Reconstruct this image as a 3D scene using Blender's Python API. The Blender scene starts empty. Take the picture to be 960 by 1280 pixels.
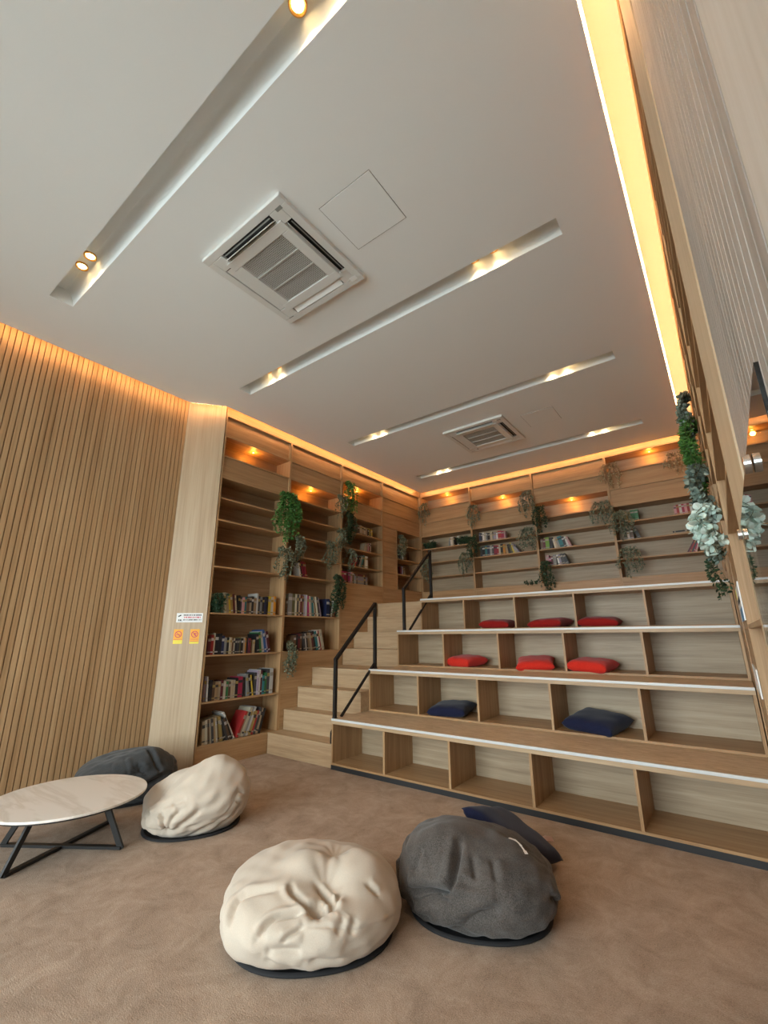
import bpy, bmesh, math, random
import numpy as np
from mathutils import Vector, Matrix, Euler
random.seed(11)
PI = math.pi
SC = bpy.context.scene
COL = SC.collection

# ------------------------------------------------------------------ camera
YAW, PIT, ROL, FPX, EYE = 0.645819, 0.270721, -0.008186, 554.57, 1.30
f = Vector((-math.sin(YAW)*math.cos(PIT), math.cos(YAW)*math.cos(PIT), math.sin(PIT)))
r = Vector((math.cos(YAW), math.sin(YAW), 0)); u = r.cross(f)
r2 = math.cos(ROL)*r + math.sin(ROL)*u; u2 = -math.sin(ROL)*r + math.cos(ROL)*u
cd = bpy.data.cameras.new('camera'); cam = bpy.data.objects.new('camera', cd); COL.objects.link(cam)
cd.sensor_fit = 'HORIZONTAL'; cd.sensor_width = 36; cd.lens = FPX/960*36; cd.clip_start = .02; cd.clip_end = 100
cam.matrix_world = Matrix(((r2.x, u2.x, -f.x, 0), (r2.y, u2.y, -f.y, 0), (r2.z, u2.z, -f.z, EYE), (0, 0, 0, 1)))
SC.camera = cam

# ------------------------------------------------------------------ light and exposure
W = bpy.data.worlds.new('daylight'); SC.world = W; W.use_nodes = True
bg = W.node_tree.nodes['Background']; bg.inputs[0].default_value = (.87, .955, 1.0, 1); bg.inputs[1].default_value = 12.5
SC.view_settings.view_transform = 'Standard'; SC.view_settings.look = 'None'; SC.view_settings.gamma = 1
SC.view_settings.use_curve_mapping = False; SC.view_settings.exposure = 0.0
LED = 44.0            # strength of the warm strips in the ceiling cove
pd = bpy.data.lights.new('window_daylight', 'AREA'); pd.shape = 'RECTANGLE'; pd.size = 4.6; pd.size_y = 3.3; pd.cycles.is_portal = True
po = bpy.data.objects.new('window_daylight', pd); po.location = (-2.4, -3.0, 1.75); po.rotation_euler = (PI/2, 0, 0); COL.objects.link(po)

# ------------------------------------------------------------------ materials
def nt(name):
    m = bpy.data.materials.new(name); m.use_nodes = True; n = m.node_tree
    return m, n, n.nodes['Principled BSDF']
def plain(name, c, rough=.6, metal=0, emit=None, es=0, spec=.5):
    m, n, b = nt(name); b.inputs['Base Color'].default_value = (*c, 1); b.inputs['Roughness'].default_value = rough
    b.inputs['Metallic'].default_value = metal; b.inputs['Specular IOR Level'].default_value = spec
    if emit: b.inputs['Emission Color'].default_value = (*emit, 1); b.inputs['Emission Strength'].default_value = es
    return m
def ramp(n, cols, src):
    rp = n.nodes.new('ShaderNodeValToRGB'); e = rp.color_ramp.elements
    while len(e) < len(cols): e.new(.5)
    for i, (p, c) in enumerate(cols): e[i].position = p; e[i].color = (*c, 1)
    n.links.new(src, rp.inputs[0]); return rp
def wood(name, axis, dark, mid, lite, rough=.45, across=22, along=.9, spec=.4, bump=.04):
    m, n, b = nt(name); L = n.links.new
    g = n.nodes.new('ShaderNodeNewGeometry'); oi = n.nodes.new('ShaderNodeObjectInfo')
    ad = n.nodes.new('ShaderNodeVectorMath'); ad.operation = 'ADD'; L(g.outputs['Position'], ad.inputs[0])
    ml = n.nodes.new('ShaderNodeMath'); ml.operation = 'MULTIPLY'; ml.inputs[1].default_value = 17.0; L(oi.outputs['Random'], ml.inputs[0]); L(ml.outputs[0], ad.inputs[1])
    mp = n.nodes.new('ShaderNodeMapping'); s = [across]*3; s['XYZ'.index(axis)] = along; mp.inputs['Scale'].default_value = s; L(ad.outputs[0], mp.inputs[0])
    n1 = n.nodes.new('ShaderNodeTexNoise'); n1.inputs['Scale'].default_value = 1; n1.inputs['Detail'].default_value = 5; n1.inputs['Roughness'].default_value = .62; n1.inputs['Distortion'].default_value = .35
    L(mp.outputs[0], n1.inputs['Vector'])
    mp2 = n.nodes.new('ShaderNodeMapping'); s2 = [across*7]*3; s2['XYZ'.index(axis)] = along*4; mp2.inputs['Scale'].default_value = s2; L(ad.outputs[0], mp2.inputs[0])
    n2 = n.nodes.new('ShaderNodeTexNoise'); n2.inputs['Scale'].default_value = 1; n2.inputs['Detail'].default_value = 2; L(mp2.outputs[0], n2.inputs['Vector'])
    mx = n.nodes.new('ShaderNodeMath'); mx.operation = 'MULTIPLY_ADD'; mx.inputs[1].default_value = .35; L(n2.outputs[0], mx.inputs[0])
    m3 = n.nodes.new('ShaderNodeMath'); m3.operation = 'MULTIPLY'; m3.inputs[1].default_value = .68; L(n1.outputs[0], m3.inputs[0]); L(m3.outputs[0], mx.inputs[2])
    rp = ramp(n, [(.30, dark), (.50, mid), (.70, lite)], mx.outputs[0]); L(rp.outputs[0], b.inputs['Base Color'])
    b.inputs['Roughness'].default_value = rough; b.inputs['Specular IOR Level'].default_value = spec
    bp = n.nodes.new('ShaderNodeBump'); bp.inputs['Strength'].default_value = bump; bp.inputs['Distance'].default_value = .002; L(mx.outputs[0], bp.inputs['Height']); L(bp.outputs[0], b.inputs['Normal'])
    return m
OAK = dict(dark=(.28, .155, .07), mid=(.42, .25, .12), lite=(.52, .34, .18))
M = {}
for a in 'XYZ': M['oak'+a] = wood('oak_laminate_'+a.lower(), a, **OAK)
M['greyX'] = wood('greyed_oak_back', 'X', (.27, .195, .125), (.40, .30, .195), (.49, .385, .265))
M['backY'] = wood('shaded_oak_back', 'Y', (.20, .11, .052), (.31, .185, .095), (.39, .25, .14))  # oak darkened to put the shelf interiors' shade into the back panels
M['slatZ'] = wood('oak_slats', 'Z', (.33, .195, .09), (.47, .295, .15), (.56, .375, .205), across=14, along=.5)
M['groove'] = plain('dark_oak_groove', (.24, .135, .06), .8)
M['paleZ'] = wood('pale_oak_panel', 'Z', (.36, .25, .15), (.465, .34, .215), (.545, .42, .28), across=11, along=.45)
M['bench'] = wood('bench_top_oak', 'X', (.36, .245, .145), (.54, .395, .255), (.68, .545, .39), across=34, along=9, rough=.5)
M['stair'] = wood('stair_oak', 'X', (.33, .215, .12), (.46, .315, .185), (.55, .40, .25), across=20, along=1.2)
M['white'] = plain('white_ceiling_paint', (.845, .87, .865), .85, spec=.2)
M['whitetrim'] = plain('white_nosing_strip', (.66, .68, .68), .32, spec=.6)
M['plastic'] = plain('white_ac_plastic', (.72, .73, .71), .4)
M['plastic2'] = plain('window_lit_plastic', (.88, .90, .90), .12)  # brighter copy of the plastic, window light on a flap put into colour
M['dark'] = plain('dark_slot', (.02, .02, .02), .7)
M['grey'] = plain('grey_plastic', (.30, .31, .29), .5)
M['black'] = plain('black_powder_coat', (.012, .011, .011), .42)
M['plinth'] = plain('black_plinth', (.018, .018, .02), .6)
M['chrome'] = plain('brushed_steel', (.72, .72, .72), .22, metal=1)
M['led'] = plain('warm_led_strip', (1, .6, .25), .5, emit=(1.0, .53, .22), es=LED)
M['lamp'] = plain('lamp_glow', (1, .7, .35), .5, emit=(1.0, .66, .28), es=30)
M['lamp_small'] = plain('shelf_lamp_glow', (1, .6, .25), .5, emit=(1.0, .55, .16), es=9)
M['lampring'] = plain('brass_lamp_ring', (.75, .42, .12), .3, metal=.8)
M['outside'] = plain('concrete_outside', (.5, .5, .48), .9)

def carpet():
    m, n, b = nt('taupe_carpet'); L = n.links.new
    g = n.nodes.new('ShaderNodeNewGeometry')
    a = n.nodes.new('ShaderNodeTexNoise'); a.inputs['Scale'].default_value = 5; a.inputs['Detail'].default_value = 10; a.inputs['Roughness'].default_value = .8; a.inputs['Distortion'].default_value = .6; L(g.outputs['Position'], a.inputs['Vector'])
    c = n.nodes.new('ShaderNodeTexNoise'); c.inputs['Scale'].default_value = 190; c.inputs['Detail'].default_value = 2; L(g.outputs['Position'], c.inputs['Vector'])
    ml = n.nodes.new('ShaderNodeMath'); ml.operation = 'MULTIPLY_ADD'; ml.inputs[1].default_value = .38; L(c.outputs[0], ml.inputs[0])
    m2 = n.nodes.new('ShaderNodeMath'); m2.operation = 'MULTIPLY'; m2.inputs[1].default_value = .62; L(a.outputs[0], m2.inputs[0]); L(m2.outputs[0], ml.inputs[2])
    rp = ramp(n, [(.33, (.23, .165, .12)), (.5, (.40, .30, .23)), (.66, (.53, .42, .33))], ml.outputs[0]); L(rp.outputs[0], b.inputs['Base Color'])
    b.inputs['Roughness'].default_value = 1; b.inputs['Specular IOR Level'].default_value = .1
    bp = n.nodes.new('ShaderNodeBump'); bp.inputs['Strength'].default_value = .5; bp.inputs['Distance'].default_value = .004; L(c.outputs[0], bp.inputs['Height']); L(bp.outputs[0], b.inputs['Normal'])
    return m
M['carpet'] = carpet()
def fabric(name, c1, c2, scale=160, rough=.95, bump=.25):
    m, n, b = nt(name); L = n.links.new
    tc = n.nodes.new('ShaderNodeTexCoord')
    a = n.nodes.new('ShaderNodeTexNoise'); a.inputs['Scale'].default_value = scale; a.inputs['Detail'].default_value = 3; L(tc.outputs['Object'], a.inputs['Vector'])
    w = n.nodes.new('ShaderNodeTexNoise'); w.inputs['Scale'].default_value = 6; w.inputs['Detail'].default_value = 3; L(tc.outputs['Object'], w.inputs['Vector'])
    ml = n.nodes.new('ShaderNodeMath'); ml.operation = 'MULTIPLY_ADD'; ml.inputs[1].default_value = .3; L(w.outputs[0], ml.inputs[0])
    m2 = n.nodes.new('ShaderNodeMath'); m2.operation = 'MULTIPLY'; m2.inputs[1].default_value = .7; L(a.outputs[0], m2.inputs[0]); L(m2.outputs[0], ml.inputs[2])
    rp = ramp(n, [(.36, c1), (.64, c2)], ml.outputs[0]); L(rp.outputs[0], b.inputs['Base Color'])
    b.inputs['Roughness'].default_value = rough; b.inputs['Specular IOR Level'].default_value = .2
    try: b.inputs['Sheen Weight'].default_value = .15
    except Exception: pass
    bp = n.nodes.new('ShaderNodeBump'); bp.inputs['Strength'].default_value = bump; bp.inputs['Distance'].default_value = .0015; L(a.outputs[0], bp.inputs['Height']); L(bp.outputs[0], b.inputs['Normal'])
    return m
M['cream'] = fabric('cream_canvas', (.52, .44, .36), (.60, .52, .43), scale=420)
M['charcoal'] = fabric('charcoal_tweed', (.040, .034, .030), (.125, .108, .098), scale=240)
M['charcoal2'] = fabric('dark_grey_canvas', (.04, .042, .044), (.06, .062, .064))
M['navy'] = fabric('navy_cotton', (.008, .010, .032), (.013, .017, .05), bump=.1)
M['red'] = fabric('scarlet_cotton', (.58, .022, .012), (.68, .035, .02), bump=.1)
M['redd'] = fabric('shaded_dark_red_cotton', (.26, .010, .009), (.32, .014, .012), bump=.1)  # dark red, deepened further with the shadow on the upper cushions
M['sole'] = plain('black_bag_base', (.012, .012, .014), .8)
M['tag'] = plain('white_cloth_tag', (.80, .78, .76), .7)
def marble():
    m, n, b = nt('white_marble_top'); L = n.links.new
    g = n.nodes.new('ShaderNodeNewGeometry')
    mp = n.nodes.new('ShaderNodeMapping'); mp.inputs['Rotation'].default_value = (0, 0, .9); mp.inputs['Scale'].default_value = (1, 4, 1); L(g.outputs['Position'], mp.inputs[0])
    a = n.nodes.new('ShaderNodeTexNoise'); a.inputs['Scale'].default_value = 1.3; a.inputs['Detail'].default_value = 5; a.inputs['Distortion'].default_value = .8; L(mp.outputs[0], a.inputs['Vector'])
    rp = ramp(n, [(.42, (.84, .79, .73)), (.5, (.74, .68, .61)), (.56, (.85, .80, .745))], a.outputs[0]); L(rp.outputs[0], b.inputs['Base Color'])
    b.inputs['Roughness'].default_value = .22
    return m
M['marble'] = marble()
def glass():
    m = bpy.data.materials.new('clear_glass'); m.use_nodes = True; n = m.node_tree; n.nodes.clear(); L = n.links.new
    o = n.nodes.new('ShaderNodeOutputMaterial'); t = n.nodes.new('ShaderNodeBsdfTransparent'); t.inputs[0].default_value = (.96, .98, .97, 1)
    g = n.nodes.new('ShaderNodeBsdfGlossy'); g.inputs['Roughness'].default_value = .01; fr = n.nodes.new('ShaderNodeFresnel'); fr.inputs[0].default_value = 1.5
    mx = n.nodes.new('ShaderNodeMixShader'); L(fr.outputs[0], mx.inputs[0]); L(t.outputs[0], mx.inputs[1]); L(g.outputs[0], mx.inputs[2]); L(mx.outputs[0], o.inputs[0])
    return m
M['glass'] = glass()
def leafmat(name, c1, c2):
    m, n, b = nt(name); L = n.links.new
    g = n.nodes.new('ShaderNodeNewGeometry'); rp = ramp(n, [(0, c1), (1, c2)], g.outputs['Random Per Island']); L(rp.outputs[0], b.inputs['Base Color'])
    b.inputs['Roughness'].default_value = .55
    return m
M['fern'] = leafmat('bright_green_leaves', (.03, .13, .02), (.12, .33, .06))
M['ivy'] = leafmat('dark_green_leaves', (.010, .032, .014), (.04, .10, .04))
M['euc'] = leafmat('grey_green_leaves', (.085, .115, .07), (.30, .32, .215))
M['mint'] = leafmat('pale_mint_leaves', (.45, .60, .53), (.75, .86, .79))
M['bluegrey'] = leafmat('blue_grey_leaves', (.11, .17, .145), (.33, .42, .36))
M['ochre'] = leafmat('orange_lit_leaves', (.30, .20, .09), (.62, .50, .30))  # orange light on the plant put into the leaf colour
M['stem'] = plain('plant_stem', (.10, .09, .04), .8)
def objcol(name, rough):
    m, n, b = nt(name); oi = n.nodes.new('ShaderNodeObjectInfo'); n.links.new(oi.outputs['Color'], b.inputs['Base Color']); b.inputs['Roughness'].default_value = rough
    return m
M['cover'] = objcol('book_cover', .45)
M['pages'] = plain('book_pages', (.50, .43, .33), .9)
M['ink'] = plain('black_print', (.02, .02, .02), .6)
M['redink'] = plain('red_print', (.62, .05, .10), .6)
M['paper'] = plain('white_sign_board', (.80, .80, .79), .5)
M['orange'] = plain('orange_sign_board', (.90, .42, .015), .5)
M['blue'] = plain('blue_print', (.10, .30, .55), .5)
M['yellow'] = plain('yellow_print', (.85, .72, .05), .5)
M['pink'] = plain('pink_paper', (.80, .58, .52), .7)

# ------------------------------------------------------------------ helpers
def bx(bm, x0, x1, y0, y1, z0, z1):
    x0, x1 = sorted((x0, x1)); y0, y1 = sorted((y0, y1)); z0, z1 = sorted((z0, z1))
    v = [bm.verts.new(p) for p in ((x0, y0, z0), (x1, y0, z0), (x1, y1, z0), (x0, y1, z0), (x0, y0, z1), (x1, y0, z1), (x1, y1, z1), (x0, y1, z1))]
    for q in ((3, 2, 1, 0), (4, 5, 6, 7), (0, 1, 5, 4), (1, 2, 6, 5), (2, 3, 7, 6), (3, 0, 4, 7)): bm.faces.new([v[i] for i in q])
    return v
def B(*boxes):
    bm = bmesh.new()
    for b in boxes: bx(bm, *b)
    return bm
def prism(bm, pts, z0, z1):
    a = [bm.verts.new((x, y, z0)) for x, y in pts]; b = [bm.verts.new((x, y, z1)) for x, y in pts]; n = len(pts)
    bm.faces.new(a[::-1]); bm.faces.new(b)
    for i in range(n): bm.faces.new((a[i], a[(i+1) % n], b[(i+1) % n], b[i]))
    bmesh.ops.recalc_face_normals(bm, faces=bm.faces[:])
def cyl(bm, p0, p1, r0, r1=None, seg=16, caps=True):
    r1 = r0 if r1 is None else r1
    p0 = Vector(p0); p1 = Vector(p1); d = (p1-p0).normalized(); a = d.orthogonal().normalized(); b = d.cross(a)
    A = [bm.verts.new(p0+(a*math.cos(t)+b*math.sin(t))*r0) for t in [2*PI*i/seg for i in range(seg)]]
    C = [bm.verts.new(p1+(a*math.cos(t)+b*math.sin(t))*r1) for t in [2*PI*i/seg for i in range(seg)]]
    for i in range(seg): bm.faces.new((A[i], A[(i+1) % seg], C[(i+1) % seg], C[i]))
    if caps: bm.faces.new(A[::-1]); bm.faces.new(C)
def bar(bm, p0, p1, w, h=None, up=(0, 0, 1)):
    """a square bar between two points"""
    h = h or w; p0 = Vector(p0); p1 = Vector(p1); d = (p1-p0).normalized(); up = Vector(up)
    s = d.cross(up)
    if s.length < 1e-4: s = d.cross(Vector((1, 0, 0)))
    s.normalize(); t = s.cross(d)
    A = [bm.verts.new(p0+s*a*w/2+t*b*h/2) for a, b in ((-1, -1), (1, -1), (1, 1), (-1, 1))]
    C = [bm.verts.new(p1+s*a*w/2+t*b*h/2) for a, b in ((-1, -1), (1, -1), (1, 1), (-1, 1))]
    for i in range(4): bm.faces.new((A[i], A[(i+1) % 4], C[(i+1) % 4], C[i]))
    bm.faces.new(A[::-1]); bm.faces.new(C); bmesh.ops.recalc_face_normals(bm, faces=bm.faces[:])
def obj(name, bm, mat, parent=None, local=False, smooth=False, bevel=0, kind=None, label=None):
    me = bpy.data.meshes.new(name)
    if parent is not None and not local:
        bmesh.ops.translate(bm, verts=bm.verts[:], vec=-parent.location)
    if smooth:
        for fc in bm.faces: fc.smooth = True
    bm.to_mesh(me); bm.free()
    for m in (mat if isinstance(mat, (list, tuple)) else [mat]): me.materials.append(M[m] if isinstance(m, str) else m)
    o = bpy.data.objects.new(name, me); COL.objects.link(o)
    if parent is not None: o.parent = parent
    if bevel:
        md = o.modifiers.new('bevel', 'BEVEL'); md.width = bevel; md.segments = 2; md.limit_method = 'ANGLE'
    if kind: o['kind'] = kind
    if label: o['label'] = label
    return o
def struct(name, bm, mat): return obj(name, bm, mat, kind='structure')
def thing(name, label, cat, loc=(0, 0, 0), rz=0, group=None):
    o = bpy.data.objects.new(name, None); COL.objects.link(o); o.location = loc; o.rotation_euler = (0, 0, rz)
    o['label'] = label; o['category'] = cat; o.empty_display_size = .1
    if group: o['group'] = group
    return o
def tag(o, label, cat, group=None):
    o['label'] = label; o['category'] = cat
    if group: o['group'] = group
    return o
def dup(root, loc, rot=None, label=None, scale=None):
    def cp(o, par):
        c = o.copy(); COL.objects.link(c); c.parent = par
        for ch in o.children: cp(ch, c)
        return c
    n = cp(root, None); n.location = loc
    if rot is not None: n.rotation_euler = rot
    if scale is not None: n.scale = scale
    if label: n['label'] = label
    return n

# ------------------------------------------------------------------ the setting
XL, XS, YB, XR = -4.50, -4.80, 7.15, 0.065        # left bookcase front, left slat wall face, back bookcase front, right bookcase front
ZC, ZT = 3.98, 4.22                                # ceiling board underside, slab above the cove
struct('floor', B((-5.3, 1.0, -3.2, 7.6, -.1, 0)), 'carpet')
struct('ceiling', B((-5.3, 1.0, -3.2, 7.6, ZT, ZT+.1)), 'white')
# suspended ceiling board with four light troughs
TR = [(.765, .930), (2.565, 2.722), (4.39, 4.543), (6.20, 6.352)]
TX0, TX1, TZ = -3.96, -.475, 4.10
bm = bmesh.new(); CX0, CX1, CY0, CY1 = -4.41, -.078, -2.95, 7.06; th = .03
ys = [CY0]+[v for t in TR for v in t]+[CY1]
for i in range(0, len(ys), 2): bx(bm, CX0, CX1, ys[i], ys[i+1], ZC, ZC+th)
for a, b in TR:
    bx(bm, CX0, TX0, a, b, ZC, ZC+th); bx(bm, TX1, CX1, a, b, ZC, ZC+th)
    t = .012; D = TZ-ZC
    pr_in = [(a, ZC), (a, TZ)]+[(b-.075+.075*math.sin(PI/2*k/10), TZ-D*(1-math.cos(PI/2*k/10))) for k in range(11)]
    vi = [[bm.verts.new((x, p[0], p[1])) for p in pr_in] for x in (TX0+.0015, TX1-.0015)]
    for k in range(len(pr_in)-1):
        fc = bm.faces.new((vi[0][k], vi[1][k], vi[1][k+1], vi[0][k+1])); fc.smooth = k > 1
    bm.faces.new(vi[0]); bm.faces.new(vi[1][::-1])
    bx(bm, TX0-t, TX1+t, a-t, b+t, TZ+.002, TZ+t)
prism(bm, [(-4.69, CY0), (CX0, CY0), (CX0, 2.717), (-4.67, 2.394)], ZC, ZC+th)
struct('ceiling', bm, 'white')
# walls
bm = B((-5.3, XS-.012, -3.2, 2.45, 0, ZT)); y = -3.08; W0 = bm
struct('wall_left', bm, 'groove')
bm = bmesh.new(); pitch = .0457; y = 2.448
while y > -3.0:
    bx(bm, XS-.012, XS+.0, y-.0375, y, 0, ZT)
    y -= pitch
struct('wall_left', bm, 'slatZ')
struct('wall_left', B((-5.3, XL-.32, 2.86, 7.6, 0, ZT), (-5.3, XS-.13, 2.451, 2.859, 0, ZT)), 'white')
struct('wall_back', B((-5.0, 1.0, YB+.33, YB+.45, 0, ZT)), 'white')
struct('wall_right', B((XR+.36, XR+.5, 1.0, 7.5, 0, ZT)), 'white')
# left end panel standing between the slatted wall and the bookcase
bm = bmesh.new(); prism(bm, [(XS, 2.452), (XL, 2.77), (XL-.03, 2.80), (XS-.1, 2.452)], 0, ZT); struct('trim_1', bm, 'paleZ')
# right wall: narrow end panel, slatted strip, smooth panel near the camera
bm = bmesh.new(); prism(bm, [(XR, 1.552), (.091, 1.452), (.14, 1.452), (XR+.05, 1.56)], 0, ZT); struct('trim_2', bm, 'paleZ')
bm = B((.104, .2, .49, 1.452, 0, ZT)); struct('wall_right', bm, plain('grey_oak_groove', (.24, .18, .13), .8))
bm = bmesh.new(); y = 1.45
while y > .50: bx(bm, .096, .104, y-.039, y, 0, ZT); y -= pitch
struct('wall_right', bm, wood('grey_oak_slats', 'Z', (.25, .215, .185), (.37, .325, .285), (.46, .41, .365), across=16, along=.5))
struct('wall_right', B((.088, .2, -3.1, .487, 0, ZT)), wood('whitewashed_oak_panel', 'Z', (.50, .44, .37), (.60, .54, .47), (.67, .62, .56), across=9, along=.5))
# fascias above the shelving, lit by the cove
struct('trim_3', B((XL-.03, XL, 2.785, YB, 3.93, ZT)), 'oakY')
struct('trim_4', B((XL-.03, XR+.03, YB, YB+.03, 3.93, ZT)), 'oakX')
struct('trim_5', B((XR, XR+.03, 1.555, YB, 3.93, ZT)), 'oakY')
# window wall behind the camera
struct('wall_front', B((-5.0, -4.7, -3.2, -3.05, 0, ZT), (-.1, .3, -3.2, -3.05, 0, ZT), (-4.7, -.1, -3.2, -3.05, 3.4, ZT), (-4.7, -.1, -3.2, -3.05, 0, .1)), 'white')
bm = bmesh.new()
for x in (-4.7, -3.56, -2.42, -1.28, -.14): bx(bm, x, x+.05, -3.14, -3.08, .1, 3.4)
bx(bm, -4.7, -.1, -3.14, -3.08, .1, .15); bx(bm, -4.7, -.1, -3.14, -3.08, 3.35, 3.4); bx(bm, -4.7, -.1, -3.13, -3.09, 2.3, 2.34)
w = struct('window_1', bm, 'black')
obj('window_pane', B((-4.66, -.12, -3.115, -3.105, .12, 3.38)), 'glass', w)
struct('ground_outside', B((-12, 8, -14, -3.2, -.12, -.02)), 'outside')  # unseen ground outside, pale so daylight bounces onto the ceiling
bpy.data.objects['ground_outside'].name = 'outdoor_ground'

# warm strips lying on the ceiling board, out of sight behind its edge
def led(label, *box):
    tag(obj('led_strip', B(box), 'led'), label, 'light strip', 'cove light strips')
zl = ZC+.003; lt = .003
led('warm light strip on the ceiling edge facing the right wall', CX1, CX1+.012, -2.9, 7.0, zl, zl+.014)
led('warm light strip on the ceiling edge facing the back shelves', -4.38, -.1, CY1, CY1+lt, zl, zl+.014)
led('warm light strip on the ceiling edge facing the left bookcase', CX0-lt, CX0, 2.75, 7.0, zl, zl+.014)
e0 = Vector((-4.69, -2.9)); e1 = Vector((-4.671, 2.37)); bm = bmesh.new(); prism(bm, [e0, e1, e1+Vector((-lt, 0)), e0+Vector((-lt, 0))], zl, zl+.014)
tag(obj('led_strip', bm, 'led'), 'warm light strip on the ceiling edge facing the left slatted wall', 'light strip', 'cove light strips')
e0 = Vector((-4.668, 2.402)); e1 = Vector((-4.418, 2.712)); q = Vector((-.0025, .0018)); bm = bmesh.new(); prism(bm, [e0, e1, e1+q, e0+q], zl, zl+.014)
tag(obj('led_strip', bm, 'led'), 'short warm light strip on the slanted ceiling edge facing the pale panel', 'light strip', 'cove light strips')

# ------------------------------------------------------------------ shelving
def mapper(side):
    if side == 'left': return lambda u0, u1, d0, d1, z0, z1: (XL-d0, XL-d1, u0, u1, z0, z1)
    if side == 'back': return lambda u0, u1, d0, d1, z0, z1: (u0, u1, YB+d0, YB+d1, z0, z1)
    return lambda u0, u1, d0, d1, z0, z1: (XR+d0, XR+d1, u0, u1, z0, z1)
def mappt(side, u, d, z):
    return {'left': (XL-d, u, z), 'back': (u, YB+d, z), 'right': (XR+d, u, z)}[side]
def bookcase(side, u0, u1, levels, closed, label, lit=None, depth=.30, half=None, recess=None, plinth=0):
    mp = mapper(side); gx = {'left': 'oakY', 'back': 'oakX', 'right': 'oakY'}[side]
    t = thing('bookcase', label, 'bookcase', mappt(side, (u0+u1)/2, depth/2, 0), group={'left': 'bookcase bays on the left wall', 'back': 'shelf bays on the back wall', 'right': 'bookcase bays on the right wall'}[side])
    s = .0165; z0, z1 = levels[0], levels[-1]
    obj('side_panel', B(mp(u0, u0+s, 0, depth, z0, z1)), 'oakZ', t); obj('side_panel', B(mp(u1-s, u1, 0, depth, z0, z1)), 'oakZ', t)
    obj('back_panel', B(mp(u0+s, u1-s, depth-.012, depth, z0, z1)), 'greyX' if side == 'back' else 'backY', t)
    for i, z in enumerate(levels):
        top = i == len(levels)-1
        if i == 0: continue
        obj('shelf' if not top else 'top_panel', B(mp(u0+s, u1-s, .002, depth-.012, z-.018, z)), gx, t, bevel=.0015)
    for i in range(len(levels)-1):
        if i in closed:
            rc = (recess or {}).get(i, .004 if i < len(levels)-4 else (.045 if i == len(levels)-2 else .022))
            obj('front_panel', B(mp(u0+s, u1-s, rc, rc+.015, levels[i]+.0005, levels[i+1]-.0185)), gx, t)
    if half:
        for i in range(half[0], half[1]):
            obj('front_panel', B(mp(u0+s, half[2], .012, .027, levels[i], levels[i+1]-.0185)), gx, t)
        obj('side_panel', B(mp(half[2], half[2]+s, .004, depth-.013, levels[half[0]], levels[half[1]]-.0185)), 'oakZ', t)
    if lit is not None:
        um = (u0+u1)/2; zt = levels[lit+1]-.018
        c = Vector(mappt(side, um, depth*.5, zt)); bm = bmesh.new(); cyl(bm, c-Vector((0, 0, .004)), c+Vector((0, 0, 0)), .020); dl = obj('downlight', bm, 'lampring', t)
        bm = bmesh.new(); cyl(bm, c-Vector((0, 0, .0065)), c-Vector((0, 0, .0035)), .013)
        bmesh.ops.translate(bm, verts=bm.verts[:], vec=-t.location)
        lens = obj('lens', bm, 'lamp_small', dl, local=True)
        ld = bpy.data.lights.new('shelf_lamp', 'POINT'); ld.energy = 2.4; ld.color = (1, .40, .06); ld.shadow_soft_size = .03
        lo = bpy.data.objects.new('shelf_lamp', ld); lo.location = c-Vector((0, 0, .06)); COL.objects.link(lo)
    return t
LV = [0, .222, .64, 1.11, 1.555, 2.07, 2.34, 2.61, 2.875, 3.13, 3.40, 3.66, 3.93]
LU = [(2.785, 3.835), (3.835, 4.89), (4.89, 5.935), (5.935, 7.149)]
bookcase('left', *LU[0], LV, {0, 9, 11}, 'first bay of the left bookcase, four rows of books at the bottom', lit=10)
bookcase('left', *LU[1], LV, {0, 1, 2, 10, 11}, 'second bay of the left bookcase, beside the bottom of the stairs', lit=9)
bookcase('left', *LU[2], LV, {0, 1, 2, 3, 4, 9, 11}, 'third bay of the left bookcase, closed below and beside the upper stairs', lit=10)
bookcase('left', *LU[3], LV, {0, 1, 2, 3, 4, 9, 10, 11}, 'corner bay of the left bookcase with a half closed front', half=(5, 9, 6.345))
BV = [1.792, 2.07, 2.34, 2.61, 2.875, 3.13, 3.40, 3.66, 3.93]
BU = [(-4.499, -3.425), (-3.425, -2.28), (-2.28, -1.135), (-1.135, .064)]
bookcase('back', *BU[0], BV, {0, 5, 6}, 'leftmost shelf bay on the back wall with its top row open', lit=7)
bookcase('back', *BU[1], BV, {0, 5, 7}, 'second back wall shelf bay, fullest of books', lit=6)
bookcase('back', *BU[2], BV, {0, 6, 7}, 'third back wall shelf bay with its lamp in the third row', lit=5)
bookcase('back', *BU[3], BV, {0, 5, 6}, 'rightmost shelf bay on the back wall, beside the green garland', lit=7)
RV1 = [0, .44, .88, 1.335, 1.79, 2.07, 2.34, 2.61, 2.875, 3.13, 3.40, 3.66, 3.93]
RU = [(1.555, 2.78), (2.78, 3.84), (3.84, 4.89), (4.89, 5.94), (5.94, 7.149)]
rl = ['nearest bay of the right wall bookcase, its front edge beside the glass board', 'second bay of the right wall bookcase, stickers on its closed front', 'middle bay of the right wall bookcase', 'fourth bay of the right wall bookcase, behind the pale leaves', 'farthest bay of the right wall bookcase in the corner']
for i, (a, b) in enumerate(RU):
    bookcase('right', a, b, RV1, set() if i == 0 else {0, 1, 2, 3}, rl[i])

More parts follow.
